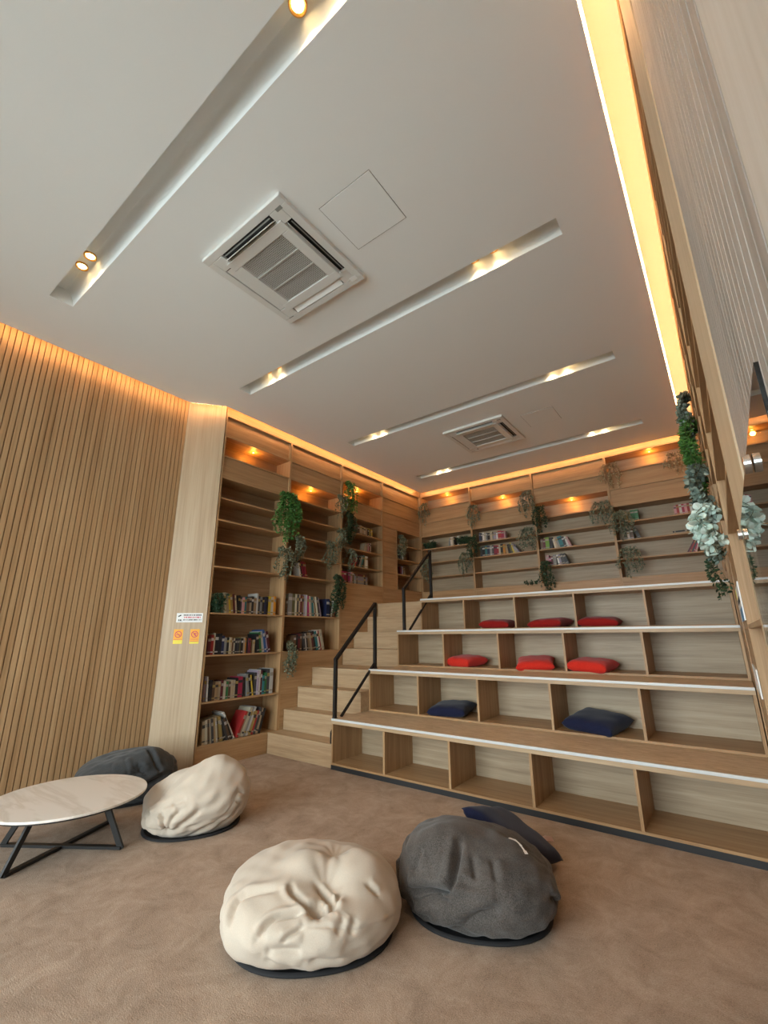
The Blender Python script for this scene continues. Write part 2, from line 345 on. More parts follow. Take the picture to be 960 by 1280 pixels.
# ------------------------------------------------------------------ stepped benches
F_ = [3.66, 4.27, 4.85, 5.43]; T_ = [.472, .92, 1.357, 1.79]; Bz = [0, .472, .92, 1.357]
DX = [-2.785, -2.09, -1.385, -.675]; X0, X1 = -3.458, .063
names = ['lowest bench step with a black plinth on the carpet', 'second bench step holding two navy cushions', 'third bench step holding three bright red cushions', 'top bench step holding three dark red cushions']
for k in range(4):
    fy, zt, zb = F_[k], T_[k], Bz[k]
    t = thing('bench_tier', names[k], 'bench', ((X0+X1)/2, fy+.25, zb), group='stepped seating benches')
    ny = F_[k+1] if k < 3 else YB
    cb = zb+.042 if k == 0 else zb
    obj('top_board', B((X0, X1, fy+.010, ny+(.02 if k < 3 else -.004), zt-.045, zt)), 'bench', t)
    obj('nosing', B((X0-.002, X1, fy-.006, fy+.010, zt-.020, zt+.001)), 'whitetrim', t, bevel=.002, label='white nosing strip')
    obj('front_rail', B((X0-.001, X1, fy-.003, fy+.010, zt-.050, zt-.0205)), 'stair', t)
    obj('base_board', B((X0+.018, X1-.02, fy+.002, fy+.47, cb, cb+.018)), 'oakX', t)
    obj('back_panel', B((X0+.018, X1-.02, fy+.47, fy+.485, cb, zt-.046)), 'greyX', t)
    obj('side_panel', B((X0, X0+.018, fy+.002, ny if k < 3 else 5.93, cb, zt-.046)), 'oakZ', t)
    obj('side_panel', B((X1-.02, X1, fy+.002, fy+.485, cb, zt-.046)), 'oakZ', t)
    for x in DX: obj('divider', B((x-.010, x+.010, fy+.001, fy+.47, cb+.018, zt-.046)), 'oakZ', t)
    if k == 0: obj('plinth', B((X0, X1, fy+.001, fy+.05, 0, .042)), 'plinth', t, label='black plinth')

# ------------------------------------------------------------------ staircase and handrails
t = thing('staircase', 'oak staircase climbing between the left bookcase and the stepped benches', 'stairs', (-3.98, 3.7, 0))
tops = [.222, .445, .682, .90, 1.118, 1.345, 1.575, 1.79]; ry = [3.69, 3.915, 4.13, 4.37, 4.96, 5.20, 5.52, 5.78, YB]
for k in range(8):
    bm = B((XL+.003, X0-.004, ry[k], ry[k+1], 0, tops[k]-.02))
    s = obj('step', bm, 'stair', t)
    bm = B((XL+.003, X0-.003, ry[k]-.006, ry[k+1]-.0065 if k < 7 else YB-.002, tops[k]-.0195, tops[k]))
    bmesh.ops.translate(bm, verts=bm.verts[:], vec=-t.location)
    obj('tread', bm, 'stair', s, local=True, bevel=.0015)
def handrail(y0, z0, zb, y1, z1, yb, zp, lo0, lo1, label):
    x = X0+.012; t = thing('handrail', label, 'handrail', (x, y0, z0), group='black stair handrails')
    w = .033
    bm = bmesh.new(); bar(bm, (x, y0, z0), (x, y0, zb), w, up=(0, 1, 0)); obj('post', bm, 'black', t)
    bm = bmesh.new(); bar(bm, (x, y1, zp), (x, y1, z1+.01), w, up=(0, 1, 0)); obj('post', bm, 'black', t)
    bm = bmesh.new(); bar(bm, (x, y0-.006, zb-.012), (x, y1+.004, z1), w); obj('top_rail', bm, 'black', t)
    bm = bmesh.new(); bar(bm, (x, lo0[0], lo0[1]), (x, lo1[0], lo1[1]), .022); obj('lower_rail', bm, 'black', t)
    bm = B((x-.028, x+.028, y1-.028, y1+.028, zp, zp+.006)); obj('foot_plate', bm, 'black', t)
    bm = B((x-.02, x+.02, y0-.02, y0+.02, z0, z0+.006)); obj('foot_plate', bm, 'black', t)
    return t
handrail(3.69, .473, 1.06, 4.37, 1.675, 4.37, .921, (3.79, .474), (4.355, .975), 'lower black metal handrail standing on the two lowest benches')
handrail(5.00, 1.358, 1.91, 5.715, 2.52, 5.7, 1.791, (5.12, 1.36), (5.70, 1.87), 'upper black metal handrail reaching the top bench')
bm = bmesh.new(); bar(bm, (X0-.04, 3.705, .223), (X0-.04, 3.705, .33), .022, up=(0, 1, 0)); bar(bm, (X0-.04, 3.705, .325), (X0-.04, 3.74, .37), .022)
tag(obj('rail_bracket', bm, 'black'), 'short black metal stub on the first stair beside the lowest bench', 'bracket')

# ------------------------------------------------------------------ ceiling fittings
def frame(bm, a, b, z0, z1, cx=0, cy=0):
    """square ring, outer half-size a, inner half-size b"""
    bx(bm, cx-a, cx+a, cy-a, cy-b, z0, z1); bx(bm, cx-a, cx+a, cy+b, cy+a, z0, z1)
    bx(bm, cx-a, cx-b, cy-b, cy+b, z0, z1); bx(bm, cx+b, cx+a, cy-b, cy+b, z0, z1)
def ac(label, x, y):
    t = thing('air_conditioner', label, 'air conditioner', (x, y, ZC), group='ceiling cassette air conditioners')
    z = -.032; h = .425; sl = .335; sw = .034      # slot centre distance and half width
    bm = bmesh.new()
    # face panel built round its four slots and grille opening
    bx(bm, -h, h, -h, -sl-sw, z, 0); bx(bm, -h, h, sl+sw, h, z, 0); bx(bm, -h, -sl-sw, -sl-sw, sl+sw, z, 0); bx(bm, sl+sw, h, -sl-sw, sl+sw, z, 0)
    for sx in (-1, 1):
        for sy in (-1, 1): bx(bm, sx*.265, sx*(sl+sw), sy*.265, sy*(sl+sw), z, 0)
    frame(bm, sl-sw, .225, z-.006, 0)
    obj('face_panel', bm, 'plastic', t, local=True, bevel=.004)
    bm = bmesh.new(); bx(bm, -.265, .265, -sl-sw, -sl+sw, -.012, -.002); bx(bm, sl-sw, sl+sw, -.265, .265, -.012, -.002); bx(bm, -.265, .265, sl-sw, sl+sw, -.012, -.002); bx(bm, -sl-sw, -sl+sw, -.265, .265, -.012, -.002)
    obj('air_slot', bm, 'dark', t, local=True, label='dark air slots')
    for a, open_, mt in ((0, True, 'plastic'), (PI/2, True, 'plastic'), (PI, False, 'plastic2'), (-PI/2, False, 'plastic')):
        bm = B((-.258, .258, -.027, .027, -.0025, .0025)); tilt = math.radians(58) if open_ else (math.radians(16) if mt == 'plastic2' else 0)
        bmesh.ops.rotate(bm, verts=bm.verts[:], cent=(0, 0, 0), matrix=Matrix.Rotation(tilt, 3, 'X'))
        bmesh.ops.translate(bm, verts=bm.verts[:], vec=(0, -sl+(.012 if open_ else 0), z+(-.002 if open_ else .006)))
        bmesh.ops.rotate(bm, verts=bm.verts[:], cent=(0, 0, 0), matrix=Matrix.Rotation(a, 3, 'Z'))
        obj('flap', bm, mt, t, local=True, bevel=.001)
        if open_:
            bm = B((-.25, .25, -.004, .004, -.0015, .0015)); bmesh.ops.translate(bm, verts=bm.verts[:], vec=(0, -sl-.016, z+.004)); bmesh.ops.rotate(bm, verts=bm.verts[:], cent=(0, 0, 0), matrix=Matrix.Rotation(a, 3, 'Z')); obj('flap', bm, 'grey', t, local=True)
    obj('grille_backing', B((-.225, .225, -.225, .225, -.016, -.006)), plain('grille_dark_backing', (.10, .10, .095), .8), t, local=True, label='dark backing behind the grille')  # flat dark backing behind the lattice bars
    bm = bmesh.new()
    for i in range(34):
        p = -.225+.45*(i+.5)/34; bx(bm, p-.0026, p+.0026, -.225, .225, z+.001, z+.004); bx(bm, -.225, .225, p-.0026, p+.0026, z+.004, z+.006)
    for p in (-.075, .075): bx(bm, -.225, .225, p-.005, p+.005, z-.004, z+.004)
    obj('grille', bm, plain('grille_plastic', (.55, .55, .52), .5), t, local=True)
    bm = B((h-.095, h-.045, -h+.05, -h+.075, z-.002, z+.002)); obj('display', bm, 'grey', t, local=True, label='small grey display window')
    bm = B((h-.10, h-.04, h-.075, h-.035, z-.0015, z+.002)); obj('receiver_cover', bm, 'plastic2', t, local=True)
    bm = B((-h+.05, -h+.10, h-.06, h-.052, z-.001, z+.002)); obj('badge', bm, 'grey', t, local=True, label='tiny grey badge')
    return t
ac('large white ceiling cassette air conditioner nearest the camera', -2.222, 1.742)
ac('white ceiling cassette air conditioner farther away, towards the back shelves', -2.285, 5.375)
def hatch(label, x0, x1, y0, y1):
    t = thing('access_panel', label, 'access panel', ((x0+x1)/2, (y0+y1)/2, ZC))
    obj('edge_gap', B((x0, x1, y0, y1, ZC-.0012, ZC)), plain('panel_gap', (.22, .21, .20), .9), t, label='thin dark gap round the panel')
    obj('hatch_board', B((x0+.004, x1-.004, y0+.004, y1-.004, ZC-.003, ZC-.0012)), 'white', t)
hatch('square white access panel in the ceiling beside the near air conditioner', -1.685, -1.265, 1.555, 1.955)
hatch('square white access panel in the ceiling beside the far air conditioner', -1.69, -1.29, 5.14, 5.54)
k = 0
words = ['nearest ceiling trough', 'second ceiling trough', 'third ceiling trough', 'farthest ceiling trough']
for ti, (a, b) in enumerate(TR):
    for xi, (xc, sd) in enumerate(((-3.49, 'left'), (-1.03, 'right'))):
        for si, dx in enumerate((-.078, .078)):
            x = xc+dx; y = a+.078
            t = thing('spotlight', 'warm recessed spotlight, %s of the pair at the %s end of the %s' % ('left' if si == 0 else 'right', sd, words[ti]), 'spotlight', (x, y, TZ), group='recessed spotlights in the ceiling troughs')
            bm = bmesh.new(); cyl(bm, (0, 0, -.014), (0, 0, 0), .043, .045, seg=28, caps=False); cyl(bm, (0, 0, -.014), (0, 0, -.002), .038, .024, seg=28, caps=False)
            n = 28; bmesh.ops.remove_doubles(bm, verts=bm.verts[:], dist=1e-6)
            vo = [bm.verts.new((.043*math.cos(2*PI*i/n), .043*math.sin(2*PI*i/n), -.014)) for i in range(n)]; vi = [bm.verts.new((.038*math.cos(2*PI*i/n), .038*math.sin(2*PI*i/n), -.014)) for i in range(n)]
            for i in range(n): bm.faces.new((vo[i], vi[i], vi[(i+1) % n], vo[(i+1) % n]))
            obj('bezel', bm, 'lampring', t, local=True, smooth=True)
            bm = bmesh.new(); cyl(bm, (0, 0, -.008), (0, 0, -.004), .028, seg=24); obj('lens', bm, 'lamp', t, local=True)
            ld = bpy.data.lights.new('spot_lamp', 'SPOT'); ld.energy = 9; ld.color = (1, .74, .46); ld.spot_size = 1.5; ld.spot_blend = .5; ld.shadow_soft_size = .025
            lo = bpy.data.objects.new('spot_lamp', ld); lo.location = (x, y, TZ-.018); lo.rotation_euler = (math.radians(14), 0, 0); COL.objects.link(lo)

# ------------------------------------------------------------------ coffee table
TC = Vector((-3.665, 1.395, 0)); TR_ = .452; TH = .30
t = thing('coffee_table', 'round low coffee table with white marble top and black metal legs', 'table', TC)
bm = bmesh.new(); cyl(bm, (0, 0, TH-.014), (0, 0, TH), TR_, seg=96); obj('tabletop', bm, 'marble', t, local=True, bevel=.003)
bm = bmesh.new(); cyl(bm, (0, 0, TH-.024), (0, 0, TH-.0145), TR_-.012, seg=96); obj('under_board', bm, 'black', t, local=True, label='black board under the marble')
feet = [Vector((.165, -.345, 0)), Vector((.335, .215, 0)), Vector((-.18, .365, 0)), Vector((-.335, -.225, 0))]
for p in feet:
    q = p*.62; bm = bmesh.new(); bar(bm, p+Vector((0, 0, .002)), (q.x, q.y, TH-.0245), .034, .016, up=(-p.y, p.x, 0)); obj('leg', bm, 'black', t, local=True)
for i in (0, 1):
    a, b = feet[i], feet[i+2]; bm = bmesh.new(); bar(bm, a+Vector((0, 0, .009+.002*i)), b+Vector((0, 0, .009+.002*i)), .034, .016); obj('base_bar', bm, 'black', t, local=True)

# ------------------------------------------------------------------ bean bags
def sculpt(name, a, b, h, creases, lumps, pits=(), seed=0, sub=7, p=2.3, soft=.02, pleats=()):
    bm = bmesh.new(); bmesh.ops.create_icosphere(bm, subdivisions=sub, radius=1.0)
    V = np.array([v.co[:] for v in bm.verts]); zc = h*.45; rs = np.random.RandomState(seed)
    def surf(D):
        D = D/np.linalg.norm(D, axis=1)[:, None]
        up = D[:, 2] >= 0
        S = np.where(up[:, None], np.array([[a, b, h-zc]]), np.array([[a, b, zc*1.25]]))
        k = (np.abs(D)**p).sum(1)**(-1/p); P = D*S*k[:, None]; P[:, 2] += zc; return P
    P = surf(V); N = V/np.array([a, b, h-zc])**1; N /= np.linalg.norm(N, axis=1)[:, None]
    disp = np.zeros(len(V))
    for k in range(18):                       # soft unevenness of the fill
        d = rs.normal(size=3); d /= np.linalg.norm(d); fr = rs.uniform(2, 6.5); disp += soft*.35*np.sin(fr*(V@d)+rs.uniform(0, 6.3))/math.sqrt(fr)
    for (c, rad, amp) in lumps:
        c = surf(np.array([c], float))[0]; disp += amp*np.exp(-((P-c)**2).sum(1)/rad**2)
    for (c, rad, amp) in pits:
        c = surf(np.array([c], float))[0]; d2 = ((P-c)**2).sum(1); disp -= amp*np.exp(-d2/rad**2)
        # small radial gathers round the pit
        q = P-c; t1 = np.cross(N, [0.3, 0.2, .9]); ang = np.arctan2(q[:, 2]+.6*q[:, 1], q[:, 0]); disp += .002*np.sin(9*ang+seed)*np.exp(-((np.sqrt(d2)-rad*1.1)/(rad*.7))**2)
    for (pts, dep, wid) in creases:
        Q = surf(np.array(pts, float))
        if len(Q) > 2:                        # round the polyline
            R_ = [Q[0]]
            for i in range(len(Q)-1): R_ += [Q[i]*.75+Q[i+1]*.25, Q[i]*.25+Q[i+1]*.75]
            R_.append(Q[-1]); Q = np.array(R_)
        best = np.full(len(P), 9.0); side = np.zeros(len(P)); tt = np.zeros(len(P)); n = len(Q)-1
        for i in range(n):
            ab = Q[i+1]-Q[i]; L2 = ab@ab+1e-12; t_ = np.clip(((P-Q[i])@ab)/L2, 0, 1); q = P-(Q[i]+t_[:, None]*ab); dd = np.sqrt((q**2).sum(1)); m = dd < best
            best[m] = dd[m]; sg = np.einsum('ij,ij->i', np.cross(np.tile(ab, (len(P), 1)), q), N); side[m] = np.sign(sg)[m]; tt[m] = ((i+t_)/n)[m]
        taper = np.clip(np.sin(PI*np.clip(tt, .04, .96))*1.6, 0, 1)
        s = best*side
        disp += taper*(-dep*np.exp(-(best/wid)**2) + .42*dep*np.exp(-((s-2.1*wid)/(1.6*wid))**2) + .12*dep*np.exp(-((s+2.6*wid)/(1.8*wid))**2))
    for k in range(10):                       # fine cloth wrinkles
        d = rs.normal(size=3); d /= np.linalg.norm(d); e = rs.normal(size=3); fr = rs.uniform(14, 26)
        disp += .0011*np.sin(fr*(V@d)+2.2*np.sin(3*(V@e)))
    fade = np.clip((P[:, 2]+.02)/.06, .15, 1)
    P = P+N*(disp*fade)[:, None]
    P[:, 2] = np.where(P[:, 2] < .004, .004+(P[:, 2]-.004)*.02, P[:, 2]); P[:, 2] -= P[:, 2].min()
    for i, v in enumerate(bm.verts): v.co = P[i]
    return bm
def beanbag(label, mat, loc, rz, a, b, h, creases, lumps, pits, seed, **kw):
    t = thing('bean_bag', label, 'bean bag', (loc[0], loc[1], 0), rz)
    obj('cover', sculpt('c', a, b, h, creases, lumps, pits, seed, **kw), mat, t, local=True, smooth=True)
    bm = bmesh.new(); n = 72; ring = []
    for i in range(n):
        th_ = 2*PI*i/n; c_, s_ = math.cos(th_), math.sin(th_); k = (abs(c_)**2.3+abs(s_)**2.3)**(-1/2.3)*.90; ring.append((a*c_*k, b*s_*k))
    for zz, sc in ((.0005, .97), (.004, 1.0), (.010, 1.0), (.014, .95)):
        for x_, y_ in ring: bm.verts.new((x_*sc, y_*sc, zz))
    bm.verts.ensure_lookup_table(); vs = bm.verts
    for l in range(3):
        for i in range(n): bm.faces.new((vs[l*n+i], vs[l*n+(i+1) % n], vs[(l+1)*n+(i+1) % n], vs[(l+1)*n+i]))
    bm.faces.new([vs[i] for i in range(n)][::-1])
    obj('base', bm, 'sole', t, local=True, smooth=True, label='black base of the bag')
    return t
c = lambda w, d, *pts: (list(pts), d, w)
beanbag('large cream bean bag at the front with a sunken, folded middle', 'cream', (-1.79, 1.80), .783, .415, .385, .268, [
    c(.009, .028, (-0.49, -0.85, 0.18), (-0.42, -0.82, 0.39), (-0.34, -0.79, 0.5), (-0.21, -0.81, 0.55), (-0.1, -0.82, 0.57)),
    c(.007, .020, (-0.28, -0.95, 0.17), (-0.19, -0.94, 0.28), (-0.09, -0.92, 0.38)),
    c(.006, .006, (-0.09, -0.92, 0.38), (0.24, -0.92, 0.3), (0.52, -0.83, 0.19), (0.79, -0.6, 0.06), (0.97, -0.24, -0.1)),
    c(.016, .022, (-0.75, -0.64, 0.16), (-0.75, -0.51, 0.41), (-0.7, -0.44, 0.57), (-0.56, -0.46, 0.69), (-0.35, -0.53, 0.77)),
    c(.011, .026, (-0.01, -0.81, 0.58), (-0.12, -0.68, 0.72), (-0.23, -0.58, 0.78), (-0.23, -0.49, 0.84)),
    c(.010, .022, (-0.01, -0.81, 0.58), (0.19, -0.79, 0.58), (0.22, -0.7, 0.68), (0.25, -0.61, 0.76)),
    c(.012, .030, (0.01, -0.45, 0.89), (0.15, -0.65, 0.74), (0.19, -0.79, 0.58)),
    c(.008, .014, (-0.95, -0.28, -0.15), (-0.81, -0.47, -0.35), (-0.59, -0.63, -0.5)),
    c(.016, .020, (-0.44, -0.92, -0.03), (-0.28, -.96, .03), (-0.08, -1.0, 0.0)), c(.016, .018, (-0.45, -0.89, -0.15), (-0.1, -0.85, -0.45)),
    c(.014, .013, (-0.55, -0.68, -0.5), (-0.16, -0.75, -0.64)), c(.014, .013, (.2, -.95, .2), (.3, -.9, .45)), c(.014, .012, (.33, -.93, .15), (.4, -.85, .4)),
    c(.012, .014, (.5, -.5, .7), (.62, -.55, .5)), c(.014, .014, (-.05, -.95, -.2), (.3, -.92, -.3))],
    [((-0.08, -0.2, 1.0), .10, .055), ((0.52, -0.2, 0.85), .12, .06), ((-.6, -.6, .5), .14, .02), ((.1, -.97, .2), .12, .02), ((-.35, .5, .8), .2, .02)],
    [((0.03, -0.78, 0.6), .034, .060), ((0.12, -0.5, 0.85), .09, .045), ((.22, 0.05, .97), .07, .03)], 4, soft=.012)
beanbag('charcoal tweed bean bag at the front with a white tag', 'charcoal', (-1.235, 2.41), .46, .385, .36, .34, [
    c(.012, 0.040, (-0.85, -0.4, -0.35), (-0.97, -0.22, -0.12), (-0.96, -0.17, 0.21)),
    c(.016, 0.050, (-0.35, -0.9, 0.25), (-0.28, -0.82, 0.49), (-0.23, -0.66, 0.72), (-0.18, -0.42, 0.87)),
    c(.020, 0.062, (-0.79, -0.56, -0.15), (-0.58, -0.81, 0.08), (-0.35, -0.9, 0.25)),
    c(.014, 0.040, (-0.78, -0.56, -0.3), (-0.56, -0.81, -0.18), (-0.37, -0.93, -0.05)),
    c(.024, 0.031, (-0.37, -0.65, -0.66), (-0.04, -0.99, -0.16), (0.26, -0.96, 0.08)),
    c(.022, 0.031, (0.05, -0.7, -0.71), (0.35, -0.72, -0.6), (0.7, -0.55, -0.4)), c(.014, 0.031, (-0.56, -0.62, -0.55), (-0.8, -0.51, -0.34)),
    c(.014, 0.022, (-0.05, -0.6, 0.78), (-0.02, -0.84, 0.45)), c(.014, 0.022, (0.17, -0.6, 0.75), (0.2, -0.85, 0.42)), c(.016, 0.025, (-.6, -.45, .66), (-.75, -.55, .3)),
    c(.012, 0.025, (.8, -.5, -.1), (.9, -.35, -.3)), c(.012, 0.022, (.75, -.6, .05), (.9, -.45, -.1))],
    [((-0.34, -0.30, 0.9), .13, .055), ((-.7, -.35, .55), .12, .015), ((.2, -.85, .45), .2, .02), ((.65, .35, .75), .20, -.085), ((.85, -.1, .5), .13, -.03)],
    [((-0.53, -0.83, -0.06), .075, .045), ((-0.56, -0.77, 0.30), .10, .035)], 9)
beanbag('cream bean bag with a raised peak, beside the coffee table', 'cream', (-3.34, 2.10), .996, .365, .335, .335, [
    c(.013, .030, (-0.4, -0.66, -0.59), (-0.46, -0.87, -0.17), (-0.54, -0.81, 0.23)), c(.012, .024, (-0.4, -0.66, -0.59), (-0.34, -0.94, 0.01), (-0.21, -0.95, 0.23)),
    c(.014, .022, (-0.89, -0.4, 0.25), (-0.76, -0.65, 0.0)), c(.014, .030, (-0.84, -0.49, -0.27), (-0.62, -0.65, -0.45), (-0.41, -0.66, -0.55)),
    c(.012, .026, (-0.95, -0.21, -0.24), (-0.81, -0.42, -0.42), (-0.59, -0.52, -0.62), (-0.37, -0.58, -0.7)), c(.012, .02, (-0.85, -0.31, -0.43), (-0.7, -0.48, -0.5)),
    c(.016, .017, (0.08, -0.6, -0.75), (0.56, -0.7, -0.44), (0.77, -0.63, -0.08)), c(.018, .018, (-0.11, -0.61, -0.72), (0.28, -0.86, -0.43), (0.68, -0.67, 0.3)),
    c(.008, .012, (0.68, -0.62, 0.4), (0.79, -0.54, 0.27)), c(.008, .012, (0.67, -0.72, 0.19), (0.82, -0.57, -0.01)), c(.016, .02, (-0.39, -0.67, -0.6), (-0.15, -0.95, -0.2), (0.14, -0.98, 0.2)),
    c(.02, .012, (-.1, -.8, .5), (-.35, -.8, .35))],
    [((0.34, -0.25, 0.92), .12, .085), ((0.72, -0.25, 0.66), .11, .055), ((.3, -.3, .9), .25, .03), ((-.9, -.2, .6), .16, -.055), ((-.6, -.2, .8), .14, -.05)],
    [((-0.43, -0.72, -0.45), .05, .045)], 14)
beanbag('dark grey bean bag slumped against the slatted wall behind the table', 'charcoal2', (-4.335, 2.06), 1.116, .40, .33, .355, [
    c(.016, .03, (0.3, -0.31, 0.9), (0.47, -0.63, 0.62), (0.64, -0.72, 0.27)), c(.018, .034, (0.28, -0.95, -0.15), (0.5, -0.86, 0.02), (0.75, -0.71, 0.2)),
    c(.014, .026, (0.2, -0.77, 0.62), (0.36, -0.85, 0.38)), c(.012, .014, (-0.27, -0.58, 0.77), (-0.19, -0.96, 0.2)), c(.012, .014, (-0.07, -0.53, 0.85), (0.04, -0.92, 0.4)),
    c(.016, .03, (.2, -.9, -.3), (.7, -.7, -.2))],
    [((.45, -.2, .88), .16, .035), ((-.6, -.1, .8), .2, -.03)], [((.2, -.82, .5), .04, .03)], 21)
# white cloth tag on the charcoal bag and a scrap of paper on the carpet
def strip(name, pts, w, mat, label, cat, thick=.0015):
    bm = bmesh.new()
    for i in range(len(pts)-1): bar(bm, pts[i], pts[i+1], w, thick)
    return tag(obj(name, bm, mat), label, cat)

# ------------------------------------------------------------------ cushions
def cushion_mesh(s=.43, t=.13, seed=0, n=28):
    bm = bmesh.new(); rs = random.Random(seed); g = {}
    ph = [rs.uniform(0, 6.28) for _ in range(6)]
    for side in (1, -1):
        for i in range(n+1):
            for j in range(n+1):
                u_, v_ = 2*i/n-1, 2*j/n-1; edge = i in (0, n) or j in (0, n)
                if edge and side == -1: g[(side, i, j)] = g[(1, i, j)]; continue
                pin = 1-.085*(1-u_*u_)*(abs(v_)**3)-.0; pin2 = 1-.085*(1-v_*v_)*(abs(u_)**3)
                x = u_*s/2*pin2; y = v_*s/2*pin
                e = max(0, (1-u_**4))*max(0, (1-v_**4)); z = side*t/2*(e**.42)
                wr = .006*(math.sin(9*u_+ph[0]+3*v_)*abs(v_)**2+math.sin(8*v_+ph[1]-2*u_)*abs(u_)**2)*e
                g[(side, i, j)] = bm.verts.new((x, y, z+wr*side))
    for side in (1, -1):
        for i in range(n):
            for j in range(n):
                q = [g[(side, i, j)], g[(side, i+1, j)], g[(side, i+1, j+1)], g[(side, i, j+1)]]
                bm.faces.new(q if side == 1 else q[::-1])
    return bm
def cushion(label, mat, loc, rot, s=.43, t=.13, seed=0, group=None):
    o = obj('cushion', cushion_mesh(s, t, seed), mat, smooth=True); o.location = loc; o.rotation_euler = rot; tag(o, label, 'cushion', group)
    return o
D_ = math.radians
nz = .472+.018+.055
cushion('navy cushion on the second bench step, towards the stairs', 'navy', (-2.50, 4.49, nz), (D_(5), D_(-2), D_(8)), .42, .125, 1, 'navy cushions on the bench step')
cushion('navy cushion on the second bench step, towards the right', 'navy', (-1.07, 4.50, nz+.008), (D_(8), D_(4), D_(-14)), .44, .14, 2, 'navy cushions on the bench step')
rz_ = .92+.018+.055
cushion('bright red cushion, left of the three on the third step', 'red', (-2.60, 5.06, rz_), (D_(5), D_(2), D_(-14)), .38, .125, 3, 'bright red cushions on the third step')
cushion('bright red cushion, middle of the three on the third step', 'red', (-1.76, 5.05, rz_), (D_(10), D_(-3), D_(16)), .40, .12, 4, 'bright red cushions on the third step')
cushion('bright red cushion, right of the three on the third step', 'red', (-1.175, 5.02, rz_), (D_(5), D_(3), D_(-8)), .40, .125, 5, 'bright red cushions on the third step')
dz_ = 1.357+.018+.05
cushion('dark red cushion, left of the three on the top step', 'redd', (-2.415, 5.66, dz_), (D_(4), D_(2), D_(5)), .40, .12, 6, 'dark red cushions on the top step')
cushion('dark red cushion, middle of the three on the top step', 'redd', (-1.745, 5.66, dz_), (D_(4), D_(-2), D_(-6)), .42, .12, 7, 'dark red cushions on the top step')
cushion('dark red cushion, right of the three on the top step', 'redd', (-1.185, 5.66, dz_), (D_(4), D_(2), D_(4)), .43, .12, 8, 'dark red cushions on the top step')
e1 = Vector((.53, -.12, -.2)).normalized(); e2 = Vector((.15, .9, -.25)); e2 = (e2-e1*e1.dot(e2)).normalized(); e3 = e1.cross(e2)
cushion('navy cushion leaning behind the charcoal bean bag', 'navy', (-1.235, 2.86, .165), Matrix((e1, e2, e3)).transposed().to_euler(), .45, .12, 9)

from mathutils.bvhtree import BVHTree
bagB = [o for o in COL.objects if o.name.startswith('bean_bag')][1]
cv = [c_ for c_ in bagB.children if c_.name.startswith('cover')][0]
mw = Matrix.Translation(bagB.location) @ Matrix.Rotation(bagB.rotation_euler.z, 4, 'Z')
bv = BVHTree.FromPolygons([mw @ v.co for v in cv.data.vertices], [p.vertices[:] for p in cv.data.polygons])
def drop(x, y): h_ = bv.ray_cast(Vector((x, y, 2)), Vector((0, 0, -1))); return (h_[0]+h_[1]*.003) if h_[0] else Vector((x, y, .2))
P4 = [drop(*p) for p in ((-1.085, 2.475), (-1.05, 2.465), (-1.012, 2.445), (-.985, 2.42), (-.965, 2.39))]
bm = bmesh.new()
for k, w_ in enumerate((.016, .014, .007, .016)): bar(bm, P4[k], P4[k+1], w_, .0018)
tag(obj('care_tag', bm, 'tag'), 'small white cloth tag lying on the charcoal bean bag', 'tag')
bm = bmesh.new(); pts = [(-.05, -.02, .002), (.0, -.035, .004), (.055, -.01, .002), (.03, .03, .012), (-.02, .035, .006), (.0, 0, .014)]
vs = [bm.verts.new(p) for p in pts]
for a_, b_ in ((0, 1), (1, 2), (2, 3), (3, 4), (4, 0)): bm.faces.new((vs[a_], vs[b_], vs[5]))
r0 = bmesh.ops.solidify(bm, geom=bm.faces[:], thickness=.0012)
o = obj('paper_scrap', bm, 'pink'); o.location = (-1.20, 3.33, .001); tag(o, 'crumpled pink paper scrap on the carpet behind the charcoal bean bag', 'paper')

# ------------------------------------------------------------------ books
def book_proto():
    bm = bmesh.new()      # x thickness, y depth, z height, spine at y=0, bottom at z=0, centred in x
    bx(bm, -.5, .5, 0, .03, 0, 1); bx(bm, -.5, -.42, .03, 1, 0, 1); bx(bm, .42, .5, .03, 1, 0, 1)
    n0 = len(bm.faces); bx(bm, -.44, .44, -.004, .002, .70, .84); bx(bm, -.44, .44, -.004, .002, .10, .16)
    bm.faces.ensure_lookup_table()
    for fc in bm.faces[n0:]: fc.material_index = 1
    o = obj('book', bm, ['cover', 'spineprint']); bm = B((-.41, .41, .035, .96, .02, .98)); obj('page_block', bm, 'pages', o, local=True, label='cream pages')
    return o
m_, n_, b_ = nt('spine_print'); oi_ = n_.nodes.new('ShaderNodeObjectInfo'); rp_ = ramp(n_, [(0, (.30, .27, .22)), (.35, (.30, .22, .07)), (.6, (.03, .03, .035)), (.8, (.45, .43, .42)), (1, (.25, .05, .04))], oi_.outputs['Random']); n_.links.new(rp_.outputs[0], b_.inputs['Base Color']); rp_.color_ramp.interpolation = 'CONSTANT'
M['spineprint'] = m_
BP = None
PAL = {'black': (.015, .015, .018), 'charcoal': (.06, .06, .065), 'navy': (.02, .03, .09), 'blue': (.05, .14, .38), 'teal': (.03, .22, .24), 'green': (.04, .22, .07), 'lime': (.28, .55, .06), 'red': (.42, .03, .03), 'crimson': (.35, .015, .06), 'magenta': (.45, .04, .16),
       'maroon': (.14, .02, .03), 'orange': (.70, .28, .03), 'yellow': (.75, .55, .05), 'ochre': (.48, .33, .10), 'cream': (.66, .60, .45), 'white': (.75, .74, .70), 'beige': (.50, .40, .27), 'tan': (.36, .24, .13), 'brown': (.16, .09, .05), 'grey': (.30, .30, .29), 'lilac': (.40, .34, .45), 'pink': (.65, .32, .34), 'olive': (.16, .15, .06)}
